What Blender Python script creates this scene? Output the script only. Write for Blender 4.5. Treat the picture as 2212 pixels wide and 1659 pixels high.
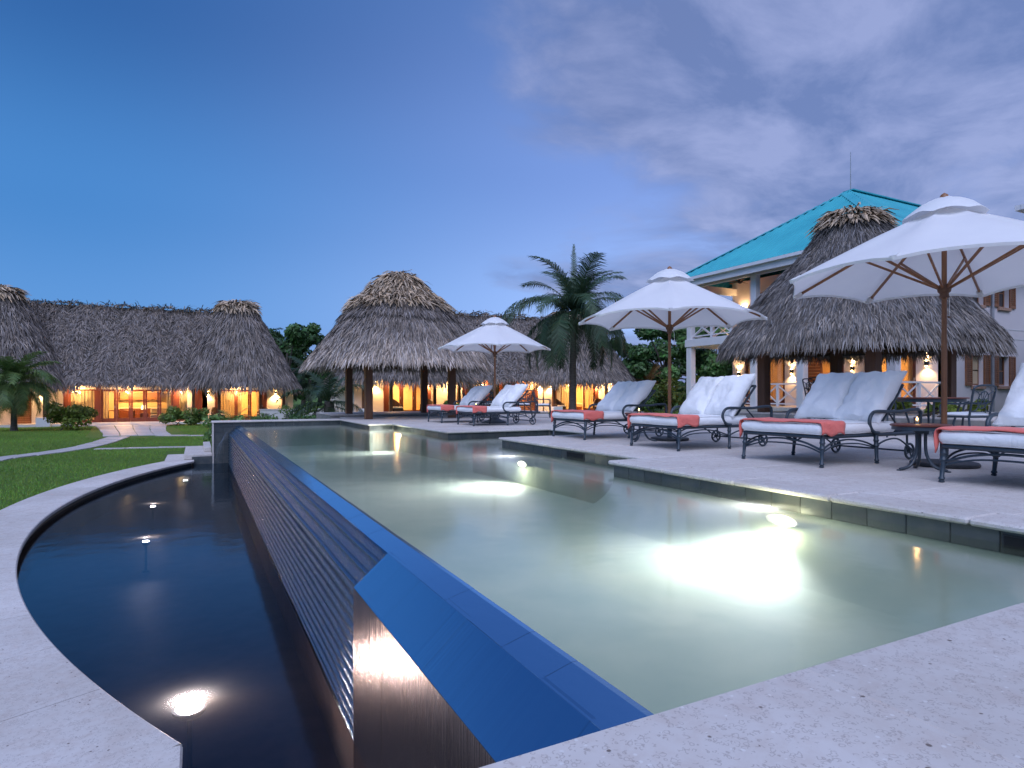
import bpy, bmesh, math, random
import numpy as np
from mathutils import Matrix, Vector

R = math.radians
rng = random.Random(7)
nrng = np.random.default_rng(11)
scene = bpy.context.scene
for o in list(bpy.data.objects):
    bpy.data.objects.remove(o)
COL = scene.collection

# ------------------------------------------------------------------ camera
cam_d = bpy.data.cameras.new("camera")
cam = bpy.data.objects.new("camera", cam_d)
COL.objects.link(cam)
cam.location = (0, 0, 0.82)
cam.rotation_euler = (R(90), 0, R(-27.2))
cam_d.sensor_width = 36
cam_d.lens = 36 * 1325 / 2212
cam_d.shift_y = 0.0106
cam_d.clip_start = 0.05
cam_d.clip_end = 2000
scene.camera = cam

# ------------------------------------------------------------------ sky
SUN_AZ = R(-27.2 - 75)      # sunset glow: to the right of the picture
world = bpy.data.worlds.new("World")
scene.world = world
world.use_nodes = True
wt = world.node_tree
wt.nodes.clear()
def wn(t, **k):
    n = wt.nodes.new(t)
    for a, b in k.items():
        setattr(n, a, b)
    return n
def wl(a, b):
    wt.links.new(a, b)
def wmath(op, a, b=None, c=None):
    n = wn('ShaderNodeMath', operation=op)
    for i, x in enumerate((a, b, c)):
        if x is None:
            continue
        if isinstance(x, (int, float)):
            n.inputs[i].default_value = x
        else:
            wl(x, n.inputs[i])
    return n.outputs[0]
def wmix(fac, a, b, mode='MIX'):
    n = wn('ShaderNodeMix', data_type='RGBA', blend_type=mode)
    for i, x in ((0, fac), (6, a), (7, b)):
        if isinstance(x, (int, float)):
            n.inputs[i].default_value = x
        elif isinstance(x, tuple):
            n.inputs[i].default_value = (*x, 1)
        else:
            wl(x, n.inputs[i])
    return n.outputs[2]
def wramp(fac, stops, interp='EASE'):
    n = wn('ShaderNodeValToRGB')
    n.color_ramp.interpolation = interp
    e = n.color_ramp.elements
    while len(e) < len(stops):
        e.new(0.5)
    for el, (p, c) in zip(e, stops):
        el.position = p
        el.color = (*c, 1)
    wl(fac, n.inputs[0])
    return n.outputs[0]
tc = wn('ShaderNodeTexCoord')
sep = wn('ShaderNodeSeparateXYZ')
wl(tc.outputs['Generated'], sep.inputs[0])
X, Y, Z = sep.outputs
elev = wmath('MAXIMUM', Z, 0.0)
# dusk sky: deep blue away from the sunset, pale lavender towards it
cool = wramp(elev, [(0.0, (0.125, 0.215, 0.44)), (0.10, (0.078, 0.222, 0.51)), (0.26, (0.048, 0.175, 0.44)), (0.50, (0.022, 0.090, 0.275)), (1.0, (0.018, 0.065, 0.21))])
warm = wramp(elev, [(0.0, (0.40, 0.47, 0.80)), (0.12, (0.29, 0.42, 0.78)), (0.35, (0.165, 0.255, 0.57)), (0.6, (0.100, 0.172, 0.41)), (1.0, (0.07, 0.12, 0.34))])
sx, sy = -math.sin(SUN_AZ), math.cos(SUN_AZ)
hl = wmath('SQRT', wmath('ADD', wmath('MULTIPLY', X, X), wmath('MULTIPLY', Y, Y)))
dd = wmath('DIVIDE', wmath('ADD', wmath('MULTIPLY', X, sx), wmath('MULTIPLY', Y, sy)), wmath('MAXIMUM', hl, 0.05))
mr = wn('ShaderNodeMapRange', interpolation_type='SMOOTHSTEP')
wl(dd, mr.inputs[0]); mr.inputs[1].default_value = -0.40; mr.inputs[2].default_value = 0.66
side = mr.outputs[0]
grad = wmix(side, cool, warm)
# clouds on a plane overhead
den = wmath('ADD', elev, 0.16)
cx = wmath('DIVIDE', X, den); cy = wmath('DIVIDE', Y, den)
comb = wn('ShaderNodeCombineXYZ'); wl(cx, comb.inputs[0]); wl(cy, comb.inputs[1])
def wnoise(scale, detail, rough, dist=0.0, off=0.0):
    mp = wn('ShaderNodeMapping')
    wl(comb.outputs[0], mp.inputs[0])
    mp.inputs['Location'].default_value = (off, off * 0.7, 0)
    mp.inputs['Rotation'].default_value = (0, 0, R(-38))
    mp.inputs['Scale'].default_value = (1.0, 1.3, 1)
    n = wn('ShaderNodeTexNoise')
    wl(mp.outputs[0], n.inputs['Vector'])
    n.inputs['Scale'].default_value = scale
    n.inputs['Detail'].default_value = detail
    n.inputs['Roughness'].default_value = rough
    n.inputs['Distortion'].default_value = dist
    return n.outputs[0]
n1 = wnoise(0.75, 6, 0.52, 0.5, 3.1)
n2 = wnoise(2.6, 8, 0.60, 0.3, 1.2)
mix_n = wmath('ADD', wmath('MULTIPLY', n1, 0.72), wmath('MULTIPLY', n2, 0.28))
mr2 = wn('ShaderNodeMapRange', interpolation_type='SMOOTHSTEP')
wl(wmath('ADD', mix_n, wmath('MULTIPLY', wmath('SUBTRACT', side, 0.82), 0.75)), mr2.inputs[0])
mr2.inputs[1].default_value = 0.40; mr2.inputs[2].default_value = 0.60
mask = wmath('MULTIPLY', mr2.outputs[0], 0.88)
mr3 = wn('ShaderNodeMapRange'); wl(n2, mr3.inputs[0])
mr3.inputs[1].default_value = 0.40; mr3.inputs[2].default_value = 0.64
lit = wmath('MULTIPLY', mr3.outputs[0], wmath('ADD', wmath('MULTIPLY', side, 0.85), 0.1))
cloud = wmix(lit, (0.110, 0.155, 0.32), (0.245, 0.285, 0.48))
full = wmix(mask, grad, cloud)
# low haze strip of grey cloud near the horizon
n3 = wnoise(1.3, 5, 0.5, 0.2, 8.0)
hz = wn('ShaderNodeMapRange', interpolation_type='SMOOTHSTEP'); wl(elev, hz.inputs[0])
hz.inputs[1].default_value = 0.115; hz.inputs[2].default_value = 0.06
hz2 = wn('ShaderNodeMapRange', interpolation_type='SMOOTHSTEP'); wl(n3, hz2.inputs[0])
hz2.inputs[1].default_value = 0.40; hz2.inputs[2].default_value = 0.55
full = wmix(wmath('MULTIPLY', wmath('MULTIPLY', hz.outputs[0], hz2.outputs[0]), 0.55), full, (0.12, 0.19, 0.42))
nish = wn('ShaderNodeTexSky', sky_type='NISHITA')
nish.sun_disc = False
nish.sun_elevation = R(1.0)
nish.sun_rotation = -SUN_AZ
nish.air_density = 1.0
nish.dust_density = 0.6
nish.ozone_density = 3.0
bg1 = wn('ShaderNodeBackground'); wl(nish.outputs[0], bg1.inputs[0]); bg1.inputs[1].default_value = 0.02
bg2 = wn('ShaderNodeBackground'); wl(full, bg2.inputs[0]); bg2.inputs[1].default_value = 0.76
addn = wn('ShaderNodeAddShader'); wl(bg1.outputs[0], addn.inputs[0]); wl(bg2.outputs[0], addn.inputs[1])
wo = wn('ShaderNodeOutputWorld'); wl(addn.outputs[0], wo.inputs[0])

# soft bluish fill added from behind the camera, lifting deck and walls
sun_d = bpy.data.lights.new("sun", 'SUN')
sun = bpy.data.objects.new("sun", sun_d)
COL.objects.link(sun)
sun_d.energy = 1.9
sun_d.angle = R(60)
sun_d.color = (0.66, 0.72, 1.0)
sun.rotation_euler = (R(40), 0, R(-27.2 - 12))

vs = scene.view_settings
vs.view_transform = 'Standard'
vs.look = 'None'
vs.exposure = 0.85
vs.gamma = 1.0
vs.use_curve_mapping = False
cy_ = scene.cycles
cy_.use_denoising = True
cy_.max_bounces = 8
cy_.diffuse_bounces = 3
cy_.glossy_bounces = 4
cy_.transmission_bounces = 6
cy_.transparent_max_bounces = 24
cy_.caustics_reflective = False
cy_.caustics_refractive = False
cy_.sample_clamp_indirect = 6.0

# ------------------------------------------------------------------ helpers
def pix(px, py, z):
    """a point of the place at height z seen at (px,py) in the photograph (2212 wide), used to survey positions"""
    f = (0.4571, 0.8894); r = (0.8894, -0.4571)
    d = 1325 * (0.82 - z) / (py - 853)
    l = (px - 1106) / 1325 * d
    return (f[0] * d + r[0] * l, f[1] * d + r[1] * l)

class MB:
    def __init__(self, xf=None):
        self.v = []; self.f = []; self.xf = xf
    def add(self, vs, fs):
        b = len(self.v)
        if self.xf is not None:
            vs = [tuple(self.xf @ Vector(p)) for p in vs]
        self.v += [tuple(p) for p in vs]
        self.f += [tuple(i + b for i in q) for q in fs]
        return self
    def box(self, x0, x1, y0, y1, z0, z1, bev=0.0):
        if x0 > x1: x0, x1 = x1, x0
        if y0 > y1: y0, y1 = y1, y0
        if z0 > z1: z0, z1 = z1, z0
        if bev <= 0:
            v = [(x, y, z) for z in (z0, z1) for y in (y0, y1) for x in (x0, x1)]
            return self.add(v, [(0, 2, 3, 1), (4, 5, 7, 6), (0, 1, 5, 4), (2, 6, 7, 3), (0, 4, 6, 2), (1, 3, 7, 5)])
        b = min(bev, (x1 - x0) * .45, (y1 - y0) * .45, (z1 - z0) * .45)
        lo = (x0, y0, z0); hi = (x1, y1, z1)
        v = []; idx = {}
        for sx_ in (0, 1):
            for sy_ in (0, 1):
                for sz_ in (0, 1):
                    s = (sx_, sy_, sz_)
                    for ax in range(3):
                        p = []
                        for k in range(3):
                            e = hi[k] if s[k] else lo[k]
                            if k != ax:
                                e += -b if s[k] else b
                            p.append(e)
                        idx[(s, ax)] = len(v); v.append(p)
        f = []
        def c(s, ax): return idx[(tuple(s), ax)]
        def orient(q, n):
            a, b2, c2 = (Vector(v[q[0]]), Vector(v[q[1]]), Vector(v[q[2]]))
            return q if (b2 - a).cross(c2 - a).dot(Vector(n)) > 0 else q[::-1]
        for ax in range(3):
            o1, o2 = [k for k in range(3) if k != ax]
            for sgn in (0, 1):
                q = []
                for a_, b_ in ((0, 0), (1, 0), (1, 1), (0, 1)):
                    s = [0, 0, 0]; s[ax] = sgn; s[o1] = a_; s[o2] = b_
                    q.append(c(s, ax))
                n = [0, 0, 0]; n[ax] = 1 if sgn else -1
                f.append(orient(tuple(q), n))
            for a_ in (0, 1):
                for b_ in (0, 1):
                    s0 = [0, 0, 0]; s1 = [0, 0, 0]
                    s0[o1] = s1[o1] = a_; s0[o2] = s1[o2] = b_; s0[ax] = 0; s1[ax] = 1
                    n = [0, 0, 0]; n[o1] = 1 if a_ else -1; n[o2] = 1 if b_ else -1
                    f.append(orient((c(s0, o1), c(s1, o1), c(s1, o2), c(s0, o2)), n))
        for sx_ in (0, 1):
            for sy_ in (0, 1):
                for sz_ in (0, 1):
                    s = (sx_, sy_, sz_)
                    f.append(orient((idx[(s, 0)], idx[(s, 1)], idx[(s, 2)]), [1 if k else -1 for k in s]))
        return self.add(v, f)
    def tube(self, pts, r, n=8, closed=False, flat=None):
        """swept tube; r is a number or a list; flat=(ry) squashes the second axis"""
        pts = [Vector(p) for p in pts]
        m = len(pts)
        rs = r if isinstance(r, (list, tuple)) else [r] * m
        vs = []; fs = []
        up = None
        for i, p in enumerate(pts):
            a = pts[(i - 1) % m] if (closed or i > 0) else p
            b = pts[(i + 1) % m] if (closed or i < m - 1) else p
            t = (b - a).normalized()
            if up is None:
                up = Vector((0, 0, 1)) if abs(t.z) < 0.9 else Vector((1, 0, 0))
            s = t.cross(up)
            if s.length < 1e-4:
                s = t.cross(Vector((0.3, 1, 0.2)))
            s.normalize(); u = s.cross(t).normalized(); up = u
            for k in range(n):
                an = 2 * math.pi * k / n
                q = p + s * (math.cos(an) * rs[i] * (flat if flat else 1)) + u * (math.sin(an) * rs[i])
                vs.append(q)
        last = m if closed else m - 1
        for i in range(last):
            j = (i + 1) % m
            for k in range(n):
                k2 = (k + 1) % n
                fs.append((i * n + k, j * n + k, j * n + k2, i * n + k2))
        if not closed:
            fs.append(tuple(range(n)))
            fs.append(tuple((m - 1) * n + k for k in range(n - 1, -1, -1)))
        return self.add(vs, fs)
    def lathe(self, prof, n=16, c=(0, 0, 0), axis='z'):
        vs = []; fs = []
        for (r_, z) in prof:
            for k in range(n):
                a = 2 * math.pi * k / n
                p = (r_ * math.cos(a), r_ * math.sin(a), z)
                if axis == 'y': p = (p[0], p[2], p[1])
                if axis == 'x': p = (p[2], p[0], p[1])
                vs.append((p[0] + c[0], p[1] + c[1], p[2] + c[2]))
        m = len(prof)
        for i in range(m - 1):
            for k in range(n):
                k2 = (k + 1) % n
                fs.append((i * n + k, i * n + k2, (i + 1) * n + k2, (i + 1) * n + k))
        if prof[0][0] > 1e-5: fs.append(tuple(range(n - 1, -1, -1)))
        if prof[-1][0] > 1e-5: fs.append(tuple((m - 1) * n + k for k in range(n)))
        return self.add(vs, fs)
    def prism(self, poly, z0, z1):
        n = len(poly)
        area = sum(poly[i][0] * poly[(i + 1) % n][1] - poly[(i + 1) % n][0] * poly[i][1] for i in range(n))
        if area < 0: poly = poly[::-1]
        v = [(p[0], p[1], z0) for p in poly] + [(p[0], p[1], z1) for p in poly]
        f = [tuple(range(n - 1, -1, -1)), tuple(range(n, 2 * n))]
        f += [(i, (i + 1) % n, n + (i + 1) % n, n + i) for i in range(n)]
        return self.add(v, f)
    def extr_y(self, prof, y0, y1):
        """profile of (x,z) points swept along y"""
        n = len(prof)
        v = [(p[0], y0, p[1]) for p in prof] + [(p[0], y1, p[1]) for p in prof]
        f = [tuple(range(n)), tuple(range(2 * n - 1, n - 1, -1))]
        f += [(i, n + i, n + (i + 1) % n, (i + 1) % n) for i in range(n)]
        return self.add(v, f)
    def bar(self, a, b, w, h):
        """rectangular bar from a to b"""
        a = Vector(a); b = Vector(b); t = (b - a).normalized()
        up = Vector((0, 0, 1)) if abs(t.z) < 0.95 else Vector((0, 1, 0))
        s = t.cross(up).normalized() * (w / 2); u = s.cross(t).normalized() * (h / 2)
        v = [a - s - u, a + s - u, a + s + u, a - s + u, b - s - u, b + s - u, b + s + u, b - s + u]
        return self.add(v, [(0, 3, 2, 1), (4, 5, 6, 7), (0, 1, 5, 4), (1, 2, 6, 5), (2, 3, 7, 6), (3, 0, 4, 7)])
    def mesh(self, name, mat=None, smooth=False, fixn=True):
        me = bpy.data.meshes.new(name)
        me.from_pydata(self.v, [], self.f)
        if mat: me.materials.append(mat)
        if fixn:
            bm = bmesh.new(); bm.from_mesh(me)
            bmesh.ops.recalc_face_normals(bm, faces=bm.faces)
            bm.to_mesh(me); bm.free()
        if smooth:
            smooth_by_angle(me, 40)
        return me

def smooth_by_angle(me, deg):
    me.polygons.foreach_set('use_smooth', [True] * len(me.polygons))
    me.set_sharp_from_angle(angle=R(deg))

def ob(name, data, parent=None, loc=None, rz=None, kind=None, label=None):
    o = bpy.data.objects.new(name, data)
    COL.objects.link(o)
    if parent is not None: o.parent = parent
    if loc is not None: o.location = loc
    if rz is not None: o.rotation_euler = (0, 0, rz)
    if kind: o['kind'] = kind
    if label: o['label'] = label
    return o
def part(name, mb, mat, parent, smooth=False, kind=None, label=None, loc=None):
    return ob(name, mb.mesh(name, mat, smooth), parent, loc=loc, kind=kind, label=label)
def thing(name, label, cat, loc=(0, 0, 0), rz=0.0, group=None):
    o = ob(name, None, loc=loc, rz=rz)
    o.empty_display_size = 0.1
    return tag(o, label, cat, group)
def tag(o, label, cat, group=None):
    o['label'] = label; o['category'] = cat
    if group: o['group'] = group
    return o
def copy_tree(o, parent=None):
    c = o.copy(); COL.objects.link(c); c.parent = parent
    for ch in list(o.children):
        copy_tree(ch, c)
    return c
def fast_mesh(name, V, F, mat, cols=None, smooth=False):
    """V (N,3) float, F (M,K) int"""
    V = np.asarray(V, dtype=np.float32); F = np.asarray(F, dtype=np.int32)
    me = bpy.data.meshes.new(name)
    me.vertices.add(len(V)); me.vertices.foreach_set('co', V.ravel())
    M, K = F.shape
    me.loops.add(M * K); me.loops.foreach_set('vertex_index', F.ravel())
    me.polygons.add(M)
    me.polygons.foreach_set('loop_start', np.arange(0, M * K, K, dtype=np.int32))
    if smooth: me.polygons.foreach_set('use_smooth', np.ones(M, dtype=bool))
    if cols is not None:
        at = me.color_attributes.new('tone', 'FLOAT_COLOR', 'POINT')
        c4 = np.ones((len(V), 4), dtype=np.float32); c4[:, :3] = cols
        at.data.foreach_set('color', c4.ravel())
    me.materials.append(mat)
    me.update(calc_edges=True); me.validate()
    return me

# ------------------------------------------------------------------ materials
class NT:
    def __init__(self, name):
        self.m = bpy.data.materials.new(name); self.m.use_nodes = True
        self.t = self.m.node_tree; self.t.nodes.clear()
        self.out = self.n('ShaderNodeOutputMaterial')
        self._pos = None
    def n(self, t, **k):
        x = self.t.nodes.new(t)
        for a, b in k.items(): setattr(x, a, b)
        return x
    def l(self, a, b): self.t.links.new(a, b)
    def setin(self, sock, x):
        if isinstance(x, (int, float)): sock.default_value = x
        elif isinstance(x, tuple): sock.default_value = (*x, 1) if len(x) == 3 and sock.type == 'RGBA' else x
        else: self.l(x, sock)
    def pos(self):
        if self._pos is None: self._pos = self.n('ShaderNodeNewGeometry').outputs['Position']
        return self._pos
    def math(self, op, a, b=None, c=None):
        x = self.n('ShaderNodeMath', operation=op)
        for i, q in enumerate((a, b, c)):
            if q is not None: self.setin(x.inputs[i], q)
        return x.outputs[0]
    def mix(self, fac, a, b, mode='MIX'):
        x = self.n('ShaderNodeMix', data_type='RGBA', blend_type=mode)
        self.setin(x.inputs[0], fac); self.setin(x.inputs[6], a); self.setin(x.inputs[7], b)
        return x.outputs[2]
    def mapr(self, v, a, b, c=0.0, d=1.0, smooth=False):
        x = self.n('ShaderNodeMapRange')
        if smooth: x.interpolation_type = 'SMOOTHSTEP'
        self.l(v, x.inputs[0])
        for i, q in enumerate((a, b, c, d)): x.inputs[i + 1].default_value = q
        return x.outputs[0]
    def noise(self, scale, detail=4, rough=0.55, stretch=(1, 1, 1), dist=0.0, vec=None, rot=(0, 0, 0)):
        v = vec if vec is not None else self.pos()
        if stretch != (1, 1, 1) or rot != (0, 0, 0):
            mp = self.n('ShaderNodeMapping'); self.l(v, mp.inputs[0])
            mp.inputs['Scale'].default_value = stretch; mp.inputs['Rotation'].default_value = rot
            v = mp.outputs[0]
        x = self.n('ShaderNodeTexNoise'); self.l(v, x.inputs['Vector'])
        x.inputs['Scale'].default_value = scale; x.inputs['Detail'].default_value = detail
        x.inputs['Roughness'].default_value = rough; x.inputs['Distortion'].default_value = dist
        return x.outputs[0]
    def voro(self, scale, feature='F1', out='Distance', vec=None, rand=1.0):
        x = self.n('ShaderNodeTexVoronoi', feature=feature)
        self.l(vec if vec is not None else self.pos(), x.inputs['Vector'])
        x.inputs['Scale'].default_value = scale
        x.inputs['Randomness'].default_value = rand
        return x.outputs[out]
    def bump(self, h, strength=0.3, dist=0.01, nrm=None):
        x = self.n('ShaderNodeBump'); self.l(h, x.inputs['Height'])
        x.inputs['Strength'].default_value = strength; x.inputs['Distance'].default_value = dist
        if nrm is not None: self.l(nrm, x.inputs['Normal'])
        return x.outputs[0]
    def attr(self, name='tone'):
        return self.n('ShaderNodeAttribute', attribute_name=name).outputs['Color']
    def objrand(self):
        return self.n('ShaderNodeObjectInfo').outputs['Random']
    def bsdf(self, col, rough=0.6, metal=0.0, spec=0.5, nrm=None, **k):
        x = self.n('ShaderNodeBsdfPrincipled')
        self.setin(x.inputs['Base Color'], col); self.setin(x.inputs['Roughness'], rough)
        self.setin(x.inputs['Metallic'], metal); self.setin(x.inputs['Specular IOR Level'], spec)
        if nrm is not None: self.l(nrm, x.inputs['Normal'])
        for a, b in k.items(): self.setin(x.inputs[a.replace('_', ' ')], b)
        return x.outputs[0]
    def done(self, sh):
        self.l(sh, self.out.inputs['Surface']); return self.m

def simple(name, c1, c2=None, scale=3.0, rough=0.6, bump=0.0, bscale=None, bdist=0.01, metal=0.0, spec=0.5, stretch=(1, 1, 1), detail=5, objvar=0.0, lo=0.35, hi=0.65, **k):
    t = NT(name)
    col = c1
    if c2 is not None:
        col = t.mix(t.mapr(t.noise(scale, detail, stretch=stretch), lo, hi), c1, c2)
    if objvar > 0:
        v = t.mapr(t.objrand(), 0, 1, 1 - objvar, 1 + objvar)
        cc = t.n('ShaderNodeCombineXYZ')
        for i in range(3): t.l(v, cc.inputs[i])
        col = t.mix(1.0, col, cc.outputs[0], 'MULTIPLY')
    nrm = None
    if bump > 0:
        nrm = t.bump(t.noise(bscale or scale * 4, 6, 0.6, stretch=stretch), bump, bdist)
    return t.done(t.bsdf(col, rough, metal, spec, nrm, **k))

def mat_stone(name, tint=(1, 1, 1), wet=0.0):
    t = NT(name)
    big = t.noise(0.9, 5, 0.6)
    med = t.noise(9, 6, 0.65, dist=0.4)
    base = t.mix(t.mapr(big, 0.3, 0.7), (0.53 * tint[0], 0.475 * tint[1], 0.42 * tint[2]), (0.66 * tint[0], 0.61 * tint[1], 0.56 * tint[2]))
    base = t.mix(t.mapr(med, 0.45, 0.75, 0, 0.5), base, (0.47 * tint[0], 0.37 * tint[1], 0.31 * tint[2]))
    # shell flecks and arcs, pits
    warp = t.n('ShaderNodeVectorMath', operation='ADD')
    t.l(t.pos(), warp.inputs[0])
    nz = t.n('ShaderNodeTexNoise'); t.l(t.pos(), nz.inputs['Vector']); nz.inputs['Scale'].default_value = 45
    sc = t.n('ShaderNodeVectorMath', operation='SCALE'); t.l(nz.outputs['Color'], sc.inputs[0]); sc.inputs['Scale'].default_value = 0.02
    t.l(sc.outputs[0], warp.inputs[1])
    d = t.voro(62, vec=warp.outputs[0])
    sel = t.math('GREATER_THAN', t.noise(24, 2), 0.50)
    ring = t.math('MULTIPLY', t.math('SUBTRACT', 1.0, t.mapr(t.math('ABSOLUTE', t.math('SUBTRACT', d, 0.40)), 0.0, 0.10)), sel)
    base = t.mix(t.math('MULTIPLY', ring, 0.62), base, (0.27 * tint[0], 0.22 * tint[1], 0.19 * tint[2]))
    fleck = t.math('MULTIPLY', t.mapr(t.voro(26), 0.17, 0.10), t.math('GREATER_THAN', t.noise(13, 2), 0.50))
    base = t.mix(t.math('MULTIPLY', fleck, 0.55), base, (0.74, 0.71, 0.66))
    pit = t.math('MULTIPLY', t.mapr(t.voro(19), 0.15, 0.10), t.math('GREATER_THAN', t.noise(9, 2), 0.545))
    base = t.mix(t.math('MULTIPLY', pit, 0.85), base, (0.12, 0.085, 0.065))
    v = t.mapr(t.objrand(), 0, 1, 0.93, 1.05)
    cc = t.n('ShaderNodeCombineXYZ')
    for i in range(3): t.l(v, cc.inputs[i])
    base = t.mix(1.0, base, cc.outputs[0], 'MULTIPLY')
    h = t.math('SUBTRACT', t.math('ADD', t.math('MULTIPLY', med, 0.5), t.math('MULTIPLY', t.noise(160, 3), 0.25)), t.math('MULTIPLY', pit, 1.2))
    rough = t.mapr(med, 0.3, 0.7, 0.50, 0.72)
    return t.done(t.bsdf(base, rough, 0, 0.35, t.bump(h, 0.35, 0.004)))

M = {}
M['stone'] = mat_stone('coral_limestone')
M['stone_dark'] = mat_stone('worn_limestone', (0.78, 0.8, 0.84))
M['deck_core'] = simple('concrete', (0.30, 0.28, 0.25), (0.2, 0.19, 0.17), 6, 0.9)
M['tile'] = simple('slate_tile', (0.050, 0.060, 0.062), (0.085, 0.088, 0.080), 7, 0.32, 0.15, 40, 0.003, objvar=0.22)
M['plaster_pool'] = simple('pool_plaster', (0.56, 0.60, 0.54), (0.45, 0.52, 0.48), 1.4, 0.8, 0.10, 9, 0.01)
M['basin_floor'] = simple('basin_stone', (0.055, 0.040, 0.036), (0.085, 0.062, 0.054), 5, 0.55, 0.2, 30, 0.005)
def mat_wet(name, c1, c2, streak, rough, reflect_tint=(.62, .82, 1.0), amount=.5, relief=.45):
    t = NT(name)
    if streak:
        st = t.noise(60, 4, 0.6, stretch=streak)
        st2 = t.noise(14, 3, 0.6, stretch=streak)
        h = t.math('ADD', st, t.math('MULTIPLY', st2, 0.7))
        nrm = t.bump(h, relief, 0.010)
        col = t.mix(st2, c1, c2)
    else:
        g = t.noise(70, 5, 0.7)
        g2 = t.noise(7, 4, 0.6, stretch=(1, 0.35, 1))
        h = t.math('ADD', t.math('MULTIPLY', g, 0.35), g2)
        nrm = t.bump(h, 0.22, 0.006)
        col = t.mix(g, c1, c2)
    b = t.bsdf(col, rough, 0.0, 1.0, nrm, IOR=1.6)
    g = t.n('ShaderNodeBsdfGlossy'); g.inputs['Color'].default_value = (*reflect_tint, 1); g.inputs['Roughness'].default_value = rough * .8; t.l(nrm, g.inputs['Normal'])  # gloss tint paints in blue sky reflections and bronze lamp glints
    mx = t.n('ShaderNodeMixShader'); mx.inputs[0].default_value = amount
    t.l(b, mx.inputs[1]); t.l(g.outputs[0], mx.inputs[2])
    return t.done(mx.outputs[0])
M['wet_cap'] = mat_wet('wet_granite_cap', (0.012, 0.018, 0.026), (0.025, 0.03, 0.04), False, 0.14, reflect_tint=(.42, .72, 1.0), amount=.6)
M['wet_slope'] = mat_wet('wet_granite_slope', (0.010, 0.016, 0.026), (0.018, 0.026, 0.036), (0.03, 1, 0.03), 0.13, reflect_tint=(.40, .70, 1.0), amount=.50, relief=.10)
M['wet_face'] = mat_wet('wet_streaked_granite', (0.030, 0.022, 0.018), (0.075, 0.055, 0.042), (1, 1, 0.012), 0.24, reflect_tint=(.9, .76, .66), amount=.32)
def mat_pebble():
    t = NT('wet_pebble_rib')
    d = t.voro(95)
    col = t.mix(t.mapr(d, 0.1, 0.6), (0.028, 0.025, 0.026), (0.006, 0.007, 0.010))
    h = t.math('ADD', t.math('SUBTRACT', 1.0, d), t.math('MULTIPLY', t.noise(9, 4, stretch=(1, 0.3, 1)), 1.2))
    nrm = t.bump(h, 0.5, 0.007)
    b = t.bsdf(col, 0.22, 0, 1.0, nrm, IOR=1.6)
    g = t.n('ShaderNodeBsdfGlossy'); g.inputs['Color'].default_value = (.50, .76, 1.0, 1); g.inputs['Roughness'].default_value = .16; t.l(nrm, g.inputs['Normal'])  # blue gloss stands in for the sky reflected on the wet ribs
    mx = t.n('ShaderNodeMixShader'); mx.inputs[0].default_value = .30
    t.l(b, mx.inputs[1]); t.l(g.outputs[0], mx.inputs[2])
    return t.done(mx.outputs[0])
M['pebble'] = mat_pebble()
def mat_water(name, tint, rough, scale, strength, ior=1.33, dist=0.02, gloss=(1, 1, 1), haze=0.1):
    """water: Fresnel mirror over a clear body with a translucent share that imitates lamp halos"""
    t = NT(name)
    h = t.math('ADD', t.noise(scale, 3, 0.5, stretch=(1, 1, 1)), t.math('MULTIPLY', t.noise(scale * 3.7, 3, 0.5), 0.35))
    nrm = t.bump(h, strength, dist)
    fr = t.n('ShaderNodeFresnel'); fr.inputs['IOR'].default_value = ior; t.l(nrm, fr.inputs['Normal'])
    tr = t.n('ShaderNodeBsdfTransparent'); tr.inputs[0].default_value = (*tint, 1)
    rf = t.n('ShaderNodeBsdfTranslucent'); rf.inputs['Color'].default_value = (*[c ** .5 for c in tint], 1)
    m0 = t.n('ShaderNodeMixShader'); m0.inputs[0].default_value = haze; t.l(tr.outputs[0], m0.inputs[1]); t.l(rf.outputs[0], m0.inputs[2])  # translucent share added at the surface to imitate lamp halos
    gl = t.n('ShaderNodeBsdfGlossy'); gl.inputs['Roughness'].default_value = rough; gl.inputs['Color'].default_value = (*gloss, 1)
    t.l(nrm, gl.inputs['Normal'])
    mx = t.n('ShaderNodeMixShader'); t.l(fr.outputs[0], mx.inputs[0]); t.l(m0.outputs[0], mx.inputs[1]); t.l(gl.outputs[0], mx.inputs[2])
    return t.done(mx.outputs[0])
M['water'] = mat_water('pool_water', (0.84, 0.92, 0.82), 0.12, 1.7, 0.10, 1.38, haze=0.06)
M['water_low'] = mat_water('basin_water', (0.30, 0.31, 0.40), 0.10, 2.2, 0.16, 1.36, gloss=(0.72, 0.88, 1.0), haze=0.04)
M['fall'] = None
def mat_glass(name, tint=(0.9, 0.92, 0.9), ior=1.5):
    t = NT(name)
    fr = t.n('ShaderNodeFresnel'); fr.inputs['IOR'].default_value = ior
    tr = t.n('ShaderNodeBsdfTransparent'); tr.inputs[0].default_value = (*tint, 1)
    gl = t.n('ShaderNodeBsdfGlossy'); gl.inputs['Roughness'].default_value = 0.03
    mx = t.n('ShaderNodeMixShader'); t.l(fr.outputs[0], mx.inputs[0]); t.l(tr.outputs[0], mx.inputs[1]); t.l(gl.outputs[0], mx.inputs[2])
    return t.done(mx.outputs[0])
M['glass'] = mat_glass('window_glass')
M['dark_glass'] = simple('dark_glass', (0.015, 0.015, 0.018), None, rough=0.06, spec=0.8)
def mat_emit(name, col, s):
    t = NT(name)
    e = t.n('ShaderNodeEmission'); e.inputs[0].default_value = (*col, 1); e.inputs[1].default_value = s
    return t.done(e.outputs[0])
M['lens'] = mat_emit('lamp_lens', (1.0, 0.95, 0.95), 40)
M['lens_basin'] = mat_emit('basin_lamp_lens', (1.0, 0.90, 0.80), 110)
M['bulb'] = mat_emit('warm_bulb', (1.0, 0.62, 0.25), 26)
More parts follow.
